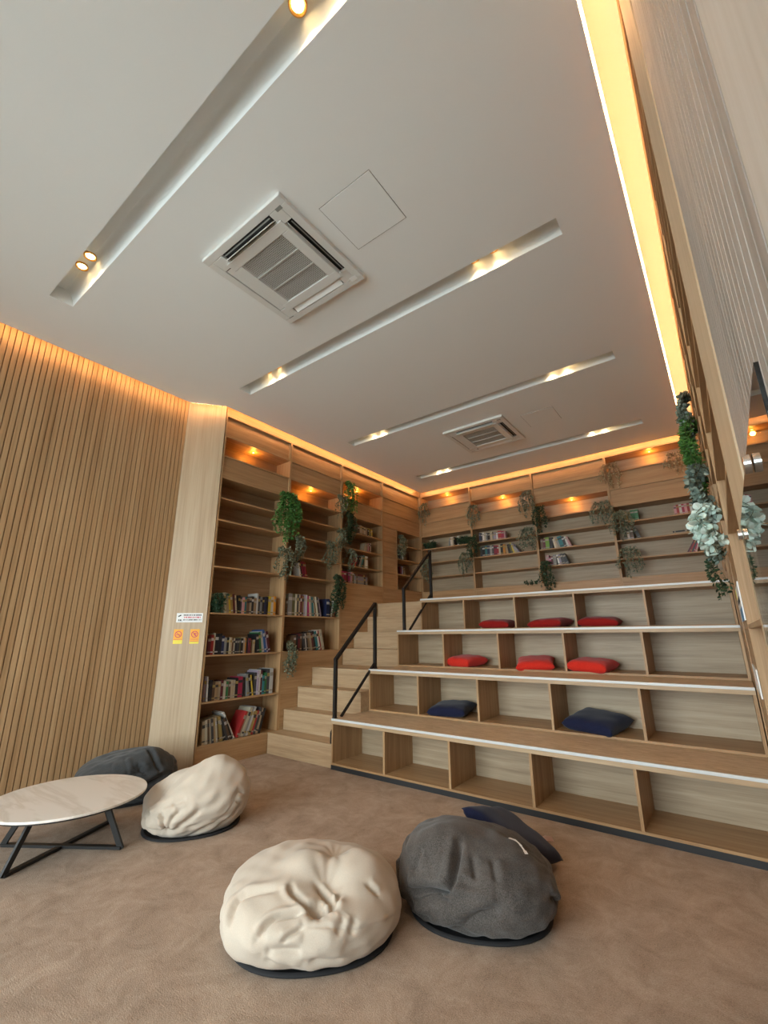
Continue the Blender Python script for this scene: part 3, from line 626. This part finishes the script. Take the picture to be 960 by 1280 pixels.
ORD = ['first', 'second', 'third', 'fourth', 'fifth', 'sixth', 'seventh', 'eighth', 'ninth', 'tenth', 'eleventh', 'twelfth', 'thirteenth', 'fourteenth', 'fifteenth', 'sixteenth', 'seventeenth', 'eighteenth', 'nineteenth', 'twentieth', 'twenty-first', 'twenty-second', 'twenty-third', 'twenty-fourth', 'twenty-fifth', 'twenty-sixth', 'twenty-seventh', 'twenty-eighth']
nbooks = 0
def row(side, u0, z, spec, where, group, seed=0, hs=1.0, rec=.03):
    """spec: list of 'colour[:thickness[:height[:lean degrees]]]'; lean > 0 tips the top towards larger u"""
    global BP, nbooks
    if BP is None: BP = book_proto(); first = True
    else: first = False
    rs = random.Random(seed); cur = u0; prev = 0; prevh = 0
    base = {'left': PI/2, 'back': 0, 'right': -PI/2}[side]; k = 0
    for s in spec.split():
        q = s.split(':')
        if q[0] == 'gap': cur += float(q[1]); prev = 0; continue
        cname = q[0]; t_ = float(q[1]) if len(q) > 1 and q[1] else rs.uniform(.018, .034); h_ = float(q[2]) if len(q) > 2 and q[2] else rs.uniform(.185, .225); ln = D_(float(q[3])) if len(q) > 3 else 0
        ts = 1.27 if side == 'left' and u0 < 4.85 and z < 2 else 1.0
        t_ *= ts; h_ *= hs*(1.1 if ts > 1 else 1); d_ = min(.21, h_*rs.uniform(.66, .8)); flat = len(q) > 4
        if flat:      # lying flat, spine outwards, q[4] = pile height
            zz = z+float(q[4]); W_ = h_
            c_ = BP if first else dup(BP, (0, 0, 0)); first = False
            p_ = mappt(side, cur+W_/2, rec, zz+t_/2); R_ = Matrix.Rotation(base, 4, 'Z') @ Matrix.Rotation(PI/2, 4, 'Y') @ Matrix.Translation((0, 0, -.5*h_))
            Mx = Matrix.Translation(p_) @ R_
            c_.matrix_world = Mx @ Matrix.Diagonal((t_, d_, h_, 1)); tilt = 'lying flat'
            if len(q) > 5: cur += W_
        else:
            # place after the previous book; leaning books rest on their lower corner
            w_ = t_/math.cos(ln)
            if abs(prev) < abs(ln) and ln < 0: cur += max(0, math.sin(-ln)*h_*.98) if prev == 0 else 0
            if prev > 0 and ln <= 0: cur += math.sin(prev)*prevh*.98*math.cos(prev) if ln == 0 else math.sin(prev)*prevh+0
            c_ = BP if first else dup(BP, (0, 0, 0)); first = False
            if ln >= 0: pv = cur+w_*math.cos(ln)*math.cos(ln) if ln else cur+t_; px = -.5*t_
            else: pv = cur; px = .5*t_
            if ln > 0: pv = cur+t_*math.cos(ln)
            p_ = mappt(side, pv, rec+rs.uniform(0, .012), z)
            c_.matrix_world = Matrix.Translation(p_) @ Matrix.Rotation(base, 4, 'Z') @ Matrix.Rotation(ln, 4, 'Y') @ Matrix.Translation((px, 0, 0)) @ Matrix.Diagonal((t_, d_, h_, 1))
            cur += w_+.0008; prev = ln; prevh = h_; tilt = 'leaning left' if ln < -.02 else ('leaning right' if ln > .02 else '')
        if side == 'right': pass
        col = PAL[cname]; v = rs.uniform(.55, .9); c_.color = (min(1, col[0]*v), min(1, col[1]*v), min(1, col[2]*v), 1)
        size = ('thick ' if t_ > .032 else 'slim ' if t_ < .02 else '')+('tall ' if h_ > .235 else 'short ' if h_ < .19 else '')
        c_['label'] = (size+cname+' book'+(', '+tilt if tilt else '')+', '+ORD[k]+' from left, '+where).strip(); c_['category'] = 'book'; c_['group'] = group
        k += 1; nbooks += 1
    return cur
A1 = 'lowest shelf of left bay'
row('left', 2.86, .2222, 'beige:.03:.22:-4 cream:.02:.23:-6 brown:.02:.23:-7 beige:.016:.235:-8 charcoal:.018:.235:-8 tan:.02:.24:-9 cream:.014:.24:-9 tan:.02:.25:-10 ochre:.028:.25:-12 black:.03:.24:-18 charcoal:.02:.23:-22 brown:.022:.23:-24 black:.02:.24:-26 white:.016:.31:-29 gap:.005 red:.022:.27:24 beige:.022:.26:23 cream:.024:.30:22 grey:.026:.30:21 white:.018:.30:20 ochre:.03:.25:20 red:.018:.25:20 charcoal:.024:.28:18 beige:.028:.27:17 black:.024:.26:15', 'bottom shelf, first left bay', 'books on the bottom shelf', 1, .93)
row('left', 2.84, .6402, 'lilac:.022:.25 white:.014:.25:-3 black:.03:.21 brown:.026:.19 tan:.03:.19 beige:.024:.19 maroon:.022:.2 cream:.026:.19 green:.026:.18 brown:.02:.18 beige:.026:.19 cream:.02:.19 black:.03:.21 crimson:.045:.22 black:.026:.21 grey:.03:.24:-8 black:.024:.24:-10 yellow:.014:.23:-11 charcoal:.03:.25:0 lilac:.024:.27 white:.014:.28 maroon:.022:.27 teal:.024:.21 green:.026:.24 charcoal:.03:.28 white:.04:.285', 'second shelf up, first left bay', 'books on the second shelf', 2, .9)
row('left', 2.835, 1.1102, 'maroon:.03:.2 red:.026:.21 cream:.014:.23 black:.034:.22 black:.028:.225 navy:.026:.2 grey:.024:.18 black:.024:.18 beige:.024:.18 brown:.02:.18 cream:.016:.17 black:.02:.17 charcoal:.02:.17 olive:.02:.18 black:.022:.17 beige:.018:.18 orange:.016:.17 black:.02:.18 maroon:.026:.17 gap:.03 beige:.026:.15 black:.03:.22:-8 green:.024:.24:-9 white:.034:.25:-11 blue:.024:.27:-12 lilac:.018:.25:-13 maroon:.026:.25:-14', 'third shelf up, first left bay', 'books on the third shelf', 3, .9)
row('left', 2.97, 1.5552, 'cream:.022:.23:-9 beige:.024:.23:-9 yellow:.022:.22:-9 ochre:.022:.22:-9 maroon:.018:.22:-8 cream:.02:.21:-8 black:.022:.21 charcoal:.022:.2 pink:.026:.19 teal:.022:.2 brown:.03:.18 beige:.026:.19 black:.024:.21 tan:.03:.19 white:.018:.25 charcoal:.024:.22 grey:.024:.21 black:.024:.21 navy:.022:.21 black:.024:.22 yellow:.034:.225 white:.03:.22 orange:.026:.23', 'fourth shelf up, first left bay', 'books on the fourth shelf', 4, .9)
row('left', 4.06, 1.1102, 'brown:.03:.19 black:.026:.2 maroon:.026:.21 brown:.028:.21 charcoal:.03:.21:-8 white:.014:.21:-9 black:.03:.22:-9 tan:.026:.22:-12 beige:.022:.22:-12 maroon:.026:.22:-13 black:.034:.24:-14 teal:.03:.24:-14 white:.03:.25:-15 red:.018:.25:-16 cream:.034:.26:-16', 'lower open shelf, second left bay', 'books on the lower shelf of the second bay', 5, .95)
row('left', 3.90, 1.5552, 'brown:.024:.2 grey:.05:.26 olive:.045:.26 cream:.022:.26 charcoal:.024:.255 beige:.02:.26 maroon:.024:.25 tan:.03:.25 lilac:.026:.26 white:.016:.26 magenta:.024:.25:-4 cream:.022:.25:-5 grey:.026:.25:-6 teal:.022:.24:-8 white:.018:.24:-10 tan:.022:.25:-11 cream:.018:.25:-12 charcoal:.026:.25:-13 lilac:.02:.24:-15', 'upper open shelf, second left bay', 'books on the upper shelf of the second bay', 6, .98)
row('left', 4.64, 1.5552, 'navy:.05:.24 black:.02:.22 white:.014:.22:14 brown:.026:.21:12 red:.02:.2:8', 'end of upper shelf, second left bay', 'books at the end of the upper shelf', 61, .95)
row('left', 4.07, 2.0702, 'white:.022:.21:-14 black:.03:.24:-15 crimson:.034:.24:-16 crimson:.03:.24:-17 red:.03:.24:-18', 'shelf below hanging ivy, second left bay', 'red books in the second bay', 7, .9)
row('left', 5.32, 2.8752, 'brown:.04:.13 cream:.05:.15 beige:.05:.14 cream:.05:.13 beige:.05:.13 black:.03:.12 yellow:.02:.14 olive:.04:.11 yellow:.035:.13', 'topmost open shelf, third left bay', 'books on the top shelf of the third bay', 8, 1)
row('left', 5.47, 2.6102, 'beige:.04:.14:10 tan:.03:.15:8 pink:.03:.15 maroon:.03:.15 cream:.03:.16', 'second open shelf, third left bay', 'books on the second shelf of the third bay', 9, 1)
row('left', 5.24, 2.3402, 'red:.03:.14:12 maroon:.03:.16:12 black:.03:.18:20 grey:.04:.2:24 teal:.03:.21:20 black:.05:.21:8 cream:.02:.2 white:.05:.2', 'third open shelf, third left bay', 'books on the third shelf of the third bay', 10, .98)
row('left', 4.95, 2.0702, 'magenta:.05:.17 crimson:.05:.17 maroon:.04:.17 magenta:.04:.16 lilac:.03:.17 pink:.03:.17 tan:.03:.19 gap:.03 grey:.03:.3:0:0 beige:.03:.3:0:.031 lilac:.03:.29:0:.062 grey:.03:.3:0:.093 maroon:.03:.27:0:.124', 'lowest open shelf, third left bay', 'books on the lowest shelf of the third bay', 11, 1)
row('left', 6.42, 2.6102, 'black:.04:.18 charcoal:.04:.17:-8 teal:.04:.17:-8 white:.03:.15:-4 tan:.02:.17', 'upper shelf, corner left bay', 'books in the corner bay', 12, 1)
row('left', 6.50, 2.3402, 'maroon:.04:.14 lilac:.03:.15 brown:.04:.14 cream:.02:.13', 'lower shelf, corner left bay', 'books in the corner bay', 13, 1)
row('back', -3.93, 2.8752, 'grey:.03:.15:8 white:.03:.17 cream:.03:.17 black:.03:.16 gap:.05 white:.04:.17 beige:.03:.15 cream:.04:.16', 'leftmost bay of back wall', 'books in the leftmost back bay', 14, 1)
row('back', -3.30, 2.8752, 'navy:.03:.16 charcoal:.03:.15 white:.03:.16 cream:.03:.14 grey:.03:.15 black:.05:.14 beige:.04:.15 grey:.03:.12 lilac:.04:.13 white:.03:.12 red:.06:.15 crimson:.05:.14 pink:.03:.13', 'upper shelf, second back bay', 'books on the upper shelf of the second back bay', 15, 1)
row('back', -3.30, 2.6102, 'charcoal:.04:.18 black:.05:.18 teal:.04:.19 navy:.05:.18 grey:.04:.17 charcoal:.03:.18 crimson:.06:.17 red:.03:.16 cream:.03:.17 black:.04:.18 orange:.04:.17 tan:.04:.15:-6 black:.05:.16:-8 olive:.03:.17:-14 yellow:.025:.19:-20 beige:.025:.19:-24 grey:.025:.18:-30 lilac:.025:.18:-36', 'lower shelf, second back bay', 'books on the lower shelf of the second back bay', 16, 1)
row('back', -2.24, 2.6102, 'brown:.04:.18 maroon:.04:.17 lime:.06:.19 black:.05:.18 cream:.03:.15:-10 beige:.025:.17:-14 grey:.03:.17:-14 teal:.06:.18:-14 charcoal:.04:.17:-14 white:.03:.17:-16 pink:.03:.16:-18', 'upper row of books, third back bay', 'books on the upper shelf of the third back bay', 17, 1)
row('back', -2.18, 2.3402, 'pink:.05:.17 magenta:.03:.13 maroon:.03:.15 grey:.05:.17 white:.03:.16:-8 lilac:.03:.16:-10 charcoal:.05:.17:-14 black:.05:.17:-18', 'lower row of books, third back bay', 'books on the lower shelf of the third back bay', 18, 1)
row('back', -.99, 2.8752, 'ochre:.05:.15 olive:.04:.15 green:.05:.16 green:.05:.16', 'top shelf, left end, rightmost back bay', 'green books in the rightmost back bay', 19, 1)
row('back', -.36, 2.8752, 'pink:.03:.13 red:.03:.14 white:.03:.14 crimson:.03:.14 pink:.03:.14 red:.03:.14 white:.03:.13', 'top shelf, right end, rightmost back bay', 'red and white books in the rightmost back bay', 20, 1)
row('back', -1.02, 2.6102, 'grey:.04:.16 white:.03:.12 brown:.05:.15 charcoal:.04:.16:-18', 'second shelf, left end, rightmost back bay', 'books on the second shelf of the rightmost back bay', 21, 1)
row('back', -.42, 2.6102, 'beige:.02:.22:0:0 black:.02:.20:0:.021', 'flat pile, second shelf, rightmost back bay', 'flat books in the rightmost back bay', 22, 1)
row('back', -.30, 2.3402, 'maroon:.02:.19:32 red:.02:.2:30 charcoal:.018:.2:28 crimson:.02:.2:25 pink:.018:.2:22', 'third shelf, right end, rightmost back bay', 'leaning books in the rightmost back bay', 23, 1)
print('books', nbooks)

# ------------------------------------------------------------------ plants
def leaf(bm, p, d, n, L_, w_, roundish=False):
    d = d.normalized(); s = d.cross(n)
    if s.length < 1e-3: s = d.orthogonal()
    s.normalize(); n = s.cross(d)
    if roundish: prof = [(.0, .0), (.2, .42), (.5, .55), (.8, .42), (1, 0)]
    else: prof = [(0, 0), (.35, .5), (.7, .33), (1, 0)]
    mid = [bm.verts.new(p+d*L_*a+n*(-.10*L_*math.sin(PI*a))) for a, _ in prof]
    for sg in (1, -1):
        e = [mid[0]]+[bm.verts.new(p+d*L_*a+s*sg*w_*b+n*(.04*L_)) for a, b in prof[1:-1]]+[mid[-1]]
        for i in range(len(prof)-1):
            q = [mid[i], mid[i+1], e[i+1], e[i]]; q2 = []
            for v in q:
                if v not in q2: q2.append(v)
            if len(q2) > 2: bm.faces.new(q2 if sg == 1 else q2[::-1])
def plant(kind, p, ln, wd, label, seed, out=(1, 0, 0), n=None, name='hanging_plant', up=.06, group=None, mat=None):
    """a spray of trailing stems; p = where it hangs from the shelf edge; out = direction away from the shelf"""
    rs = random.Random(seed); out = Vector(out); side = Vector((0, 0, 1)).cross(out); t = thing(name, label, 'plant', p, group=group)
    K = dict(fern=('fern', .045, .018, 26, False), ivy=('ivy', .04, .028, 18, False), euc=('euc', .034, .024, 16, True), bush=('ivy', .035, .016, 40, False), mint=('mint', .040, .036, 24, True), bluegrey=('bluegrey', .042, .034, 18, True), ochre=('ochre', .045, .03, 12, False))[kind]
    m, L_, w_, dens, rd = K
    if kind in ('euc', 'ivy', 'ochre'): wd *= .68; L_ *= .78; w_ *= .72; dens *= 1.35
    fol = bmesh.new(); st = bmesh.new(); ns = n or max(5, int(wd*90))
    for i in range(ns):
        a = (i+.5)/ns*2-1; a += rs.uniform(-.15, .15); l = ln*rs.uniform(.6, 1.0)*(1-.35*abs(a)) if kind != 'bush' else ln*rs.uniform(.6, 1)
        root = Vector((0, 0, 0))+side*a*wd*.22+out*rs.uniform(-.03, .02); P = [root]
        pk = root+Vector((0, 0, up*rs.uniform(.4, 1)))+out*rs.uniform(.02, .07)+side*a*wd*.35
        P.append(pk); segs = 8
        for k in range(1, segs+1):
            f_ = k/segs
            if kind == 'bush': P.append(pk+side*a*wd*.3*f_+out*rs.uniform(.0, .06)*f_+Vector((0, 0, ln*.9*math.sin(PI*.5*f_)*rs.uniform(.3, 1))))
            else: P.append(pk+side*(a*wd*.5*min(1, f_*1.5)+.012*math.sin(5*f_+i))+out*(.045*math.sin(PI*min(1, f_*1.2))+rs.uniform(0, .015))+Vector((0, 0, -(l+up)*f_)))
        for k in range(len(P)-1): cyl(st, P[k], P[k+1], .0016, seg=4, caps=False)
        nl = max(6, int(dens*(l+.08)/.25))
        for k in range(nl):
            f_ = rs.uniform(.02, 1)*(len(P)-1.001); j = int(f_); q = P[j].lerp(P[j+1], f_-j)
            d = Vector((rs.gauss(0, 1), rs.gauss(0, 1), rs.gauss(-.35, .7)))+out*.5; nn = Vector((rs.gauss(0, .6), rs.gauss(0, .6), .6))+out*.8
            s_ = rs.uniform(.7, 1.2); leaf(fol, q, d, nn, L_*s_, w_*s_, rd)
    obj('foliage', fol, mat or m, t, local=True); obj('stem', st, 'stem', t, local=True)
    return t
LX = XL+.012
def pl(kind, y, z, ln, wd, label, seed, **kw): return plant(kind, (LX, y, z), ln, wd, label, seed, (1, 0, 0), **kw)
G = 'hanging plants on the left bookcase'
pl('fern', 3.76, 3.10, .70, .20, 'bright green bushy plant trailing between first and second left bays', 1, n=34, group=G)
pl('euc', 3.98, 2.56, .42, .14, 'grey green plant hanging left of the crimson books', 2, group=G, n=14)
pl('euc', 3.74, 2.36, .42, .20, 'variegated trailing plant below the bright green one', 3, group=G, n=14)
pl('ivy', 4.99, 3.60, .62, .17, 'green ivy hanging highest, between second and third left bays', 4, group=G, n=22, mat='fern')
pl('ivy', 4.99, 3.10, .55, .15, 'dark ivy beneath the highest green ivy', 5, group=G, n=20)
pl('euc', 4.80, 3.34, .36, .14, 'grey green sprig left of the highest ivy', 6, group=G, n=12)
pl('euc', 4.80, 2.80, .32, .13, 'grey green sprig halfway up the second left bay edge', 7, group=G, n=12)
pl('euc', 4.60, 2.58, .42, .15, 'pale variegated plant hanging over the middle shelf edge', 8, group=G, n=13)
pl('euc', 5.02, 2.52, .32, .14, 'pale sprig hanging in the third left bay', 9, group=G, n=10)
pl('ivy', 4.76, 2.10, .62, .22, 'dark ivy trailing beside the navy book, second left bay', 10, group=G, n=22, mat='ivy')
pl('euc', 3.93, 1.15, .36, .15, 'variegated plant hanging from the lower shelf left end', 11, group=G, n=18, up=.10)
pl('euc', 6.40, 2.98, .42, .16, 'white green plant hanging in the corner bay', 12, group=G, n=13)
plant('bush', (XL-.07, 2.89, 1.556), .22, .10, 'dark leafy plant at the left end of the fourth book shelf', 13, (1, 0, 0), n=16, name='potted_plant', up=.03)
BY = YB-.012
def pb(kind, x, z, ln, wd, label, seed, **kw): return plant(kind, (x, BY, z), ln, wd, label, seed, (0, -1, 0), **kw)
G = 'hanging plants on the back shelves'
pb('euc', -4.36, 3.72, .40, .18, 'grey green plant hanging in the back left corner, top row', 21, group=G, n=13)
pb('euc', -3.34, 3.50, .40, .20, 'grey green plant hanging between first and second back bays', 22, group=G, n=14)
pb('euc', -2.36, 3.56, .46, .20, 'grey green plant high at the right of the second back bay', 23, group=G, n=14)
pb('ivy', -2.18, 3.26, .40, .18, 'dark ivy at the upper left of the third back bay', 24, group=G, n=16)
pb('euc', -2.40, 2.94, .40, .24, 'grey green plant right of the red books, second back bay', 25, group=G, n=18)
pb('euc', -3.56, 2.66, .42, .20, 'grey green plant hanging left of the lower book row', 26, group=G, n=16)
pb('ivy', -3.38, 2.93, .42, .16, 'dark ivy hanging at the left of the second back bay', 27, group=G, n=16)
pb('euc', -4.36, 2.62, .40, .18, 'grey green plant behind the upper handrail', 28, group=G, n=12)
pb('ivy', -2.16, 2.36, .52, .16, 'dark ivy trailing lowest in the third back bay', 29, group=G, n=16)
pb('euc', -1.25, 3.18, .36, .26, 'dense grey green plant at the right of the third back bay', 30, group=G, n=18)
pb('euc', -1.02, 2.98, .40, .24, 'grey green plant beside the green books', 31, group=G, n=20)
pb('euc', -1.05, 3.74, .40, .22, 'grey green plant highest in the rightmost back bay', 32, group=G, n=15, mat='ochre')
pb('euc', -.98, 2.44, .40, .24, 'grey green plant lowest in the rightmost back bay', 33, group=G, n=16)
pb('ochre', -.22, 3.70, .30, .22, 'orange-lit flowering plant hanging beside the green garland', 34, group=G, n=12)
plant('bush', (-3.60, YB+.08, 2.876), .15, .15, 'dark bushy plant at the right end of the leftmost back bay', 35, (0, -1, 0), n=34, name='potted_plant', up=.02, group='dark bushy plants in the leftmost back bay')
plant('bush', (-4.30, YB+.08, 2.876), .13, .15, 'dark bushy plant at the left end of the leftmost back bay', 36, (0, -1, 0), n=34, name='potted_plant', up=.02, group='dark bushy plants in the leftmost back bay')
plant('bush', (-2.42, YB+.05, 2.071), .05, .16, 'small dark twig lying on the lowest shelf, second back bay', 37, (0, -1, 0), n=7, name='fallen_sprig', up=.01)
G = 'garland plants on the right wall bookcase'
def pr_(kind, y, z, ln, wd, label, seed, **kw): return plant(kind, (XR-.012, y, z), ln, wd, label, seed, (-1, 0, 0), group=G, **kw)
pr_('bluegrey', 4.95, 3.52, .55, .22, 'blue grey eucalyptus at the top of the right garland', 41, n=22)
pr_('fern', 4.95, 3.22, .80, .30, 'bright green fern in the middle of the right garland', 42, n=60)
pr_('ivy', 4.95, 2.66, .55, .24, 'dark ivy behind the mint leaves of the right garland', 43, n=26)
pr_('bluegrey', 3.90, 2.44, .40, .20, 'blue grey rosettes below the fern of the right garland', 44, n=22)
pr_('bluegrey', 3.86, 2.10, .42, .16, 'grey green leaves left of the mint leaves', 45, n=16)
pr_('mint', 2.82, 1.89, .20, .13, 'pale mint leaves, closest plant of the right garland', 46, n=18)
pr_('euc', 3.88, 1.82, .36, .14, 'thin trailing sprig at the bottom of the right garland', 47, n=9, mat='ivy')

# ------------------------------------------------------------------ notices and glass board
a0 = Vector((XS, 2.452, 0)); a1 = Vector((XL, 2.77, 0)); ud = (a1-a0).normalized(); nd = Vector((ud.y, -ud.x, 0))
def sign_frame(s, z):   # local x along the panel, local y out of it
    o = a0+ud*s+Vector((0, 0, z)); return Matrix.Translation(o) @ Matrix((( ud.x, nd.x, 0, 0), (ud.y, nd.y, 0, 0), (0, 0, 1, 0), (0, 0, 0, 1)))
def sb(t, name, mat, boxes, label=None):
    bm = bmesh.new()
    for b in boxes: bx(bm, b[0], b[1], b[4] if len(b) > 4 else .0022, b[5] if len(b) > 5 else .003, b[2], b[3])
    return obj(name, bm, mat, t, local=True, label=label)
def sign(label, s0, s1, z0, z1, board):
    t = thing('notice_sign', label, 'sign'); t.matrix_world = sign_frame((s0+s1)/2, (z0+z1)/2)
    w2, h2 = (s1-s0)/2, (z1-z0)/2; sb(t, 'board', board, [(-w2, w2, -h2, h2, 0, .002)]); return t, w2, h2
t, w2, h2 = sign('white rectangular notice with small black and pink print on the pale panel', .132, .398, 1.448, 1.545, 'paper')
rs = random.Random(3)
def glyphs(x0, x1, zc_, h_, d=.72):
    out = []; x = x0
    while x < x1:
        w = rs.uniform(.004, .009); out.append((x, min(x+w, x1), zc_-h_/2, zc_+h_/2)); x += w+rs.uniform(.0015, .003)
        if rs.random() > d: x += .006
    return out
sb(t, 'print', 'ink', glyphs(-.062, .118, .028, .014)); sb(t, 'print', 'redink', glyphs(-.058, .112, .004, .014), 'pink line of print'); sb(t, 'print', 'ink', glyphs(-.062, .118, -.022, .012))
bm = bmesh.new(); bar(bm, (-.115, .003, .012), (-.088, .003, .028), .001, .012); bx(bm, -.112, -.103, .0022, .003, -.03, -.016); bx(bm, -.098, -.082, .0022, .003, -.03, -.018); bx(bm, -.118, -.07, .0022, .003, -.034, -.031)
obj('pictogram', bm, 'ink', t, local=True)
def ring(bm, r0, r1, cz, n=28):
    P_ = []
    for y_ in (.0021, .003):
        P_.append([[bm.verts.new((rr*math.cos(2*PI*i/n), y_, cz+rr*math.sin(2*PI*i/n))) for i in range(n)] for rr in (r0, r1)])
    for i in range(n):
        j = (i+1) % n
        bm.faces.new((P_[1][0][i], P_[1][0][j], P_[1][1][j], P_[1][1][i])); bm.faces.new((P_[0][1][i], P_[1][1][i], P_[1][1][j], P_[0][1][j])); bm.faces.new((P_[0][0][i], P_[0][0][j], P_[1][0][j], P_[1][0][i]))
for (s0, s1, lab, kind) in ((.122, .215, 'orange no smoking sign, left of the two small orange signs', 0), (.287, .38, 'orange no food sign, right of the two small orange signs', 1)):
    t, w2, h2 = sign(lab, s0, s1, 1.228, 1.378, 'orange')
    bm = bmesh.new(); ring(bm, .027, .035, .022); bar(bm, (-.022, .0026, .044), (.022, .0026, 0), .0008, .006)
    if kind == 0: bx(bm, -.022, .016, .0021, .003, .014, .020); bx(bm, .018, .023, .0021, .003, .014, .020)
    else: bx(bm, -.012, .018, .0021, .003, .026, .036); bx(bm, -.008, .016, .0021, .003, .012, .02); bx(bm, .004, .012, .0021, .003, .0, .012)
    obj('pictogram', bm, 'redink', t, local=True); 
    sb(t, 'print', 'redink', [(-.042, .042, -.031, -.027)]+([(-.040, .040, -.052, -.048)] if kind else [])); 
    sb(t, 'lower_band', 'yellow', [(-w2+.001, w2-.001, -h2+.001, -.037 if not kind else -.054, .0019, .0025)], 'yellow lower band')
# stickers on the closed front of the right bookcase
xs = XR-.0
t = thing('notice_sign', 'white, yellow and blue sticker below the right garland', 'sign', (xs, 3.36, 1.46))
obj('board', B((xs-.002, xs+.004, 3.0, 3.75, 1.36, 1.56)), 'paper', t); obj('color_band', B((xs-.003, xs-.002, 3.62, 3.75, 1.50, 1.56)), 'yellow', t, label='yellow corner'); obj('color_band', B((xs-.003, xs-.002, 3.0, 3.5, 1.36, 1.43)), 'blue', t, label='blue band')
obj('print', B(*[(xs-.003, xs-.002, 3.1+.07*i, 3.14+.07*i, 1.46, 1.49) for i in range(8)]), 'ink', t)
t = thing('notice_sign', 'white paper sticker low on the right bookcase front', 'sign', (xs, 3.36, 1.02))
obj('board', B((xs-.002, xs+.004, 3.05, 3.62, .975, 1.115)), 'paper', t); obj('print', B(*[(xs-.003, xs-.002, 3.12+.09*i, 3.17+.09*i, 1.03, 1.05) for i in range(5)]), 'pink', t)
# glass writing board on steel standoffs
GX = .066
t = thing('glass_board', 'clear glass board held by steel standoffs on the near right wall', 'glass board', (GX, 1.0, 1.1))
obj('glass_sheet', B((GX-.002, GX+.002, .55, 1.47, .62, 1.568)), 'glass', t)
for (y, z) in ((.80, 1.535), (1.435, 1.54), (.80, .66), (1.435, .66)):
    bm = bmesh.new(); cyl(bm, (GX-.012, y, z), (GX-.0035, y, z), .014, seg=24); cyl(bm, (GX+.0035, y, z), (.094, y, z), .013, seg=20)
    obj('standoff', bm, 'chrome', t, smooth=False)
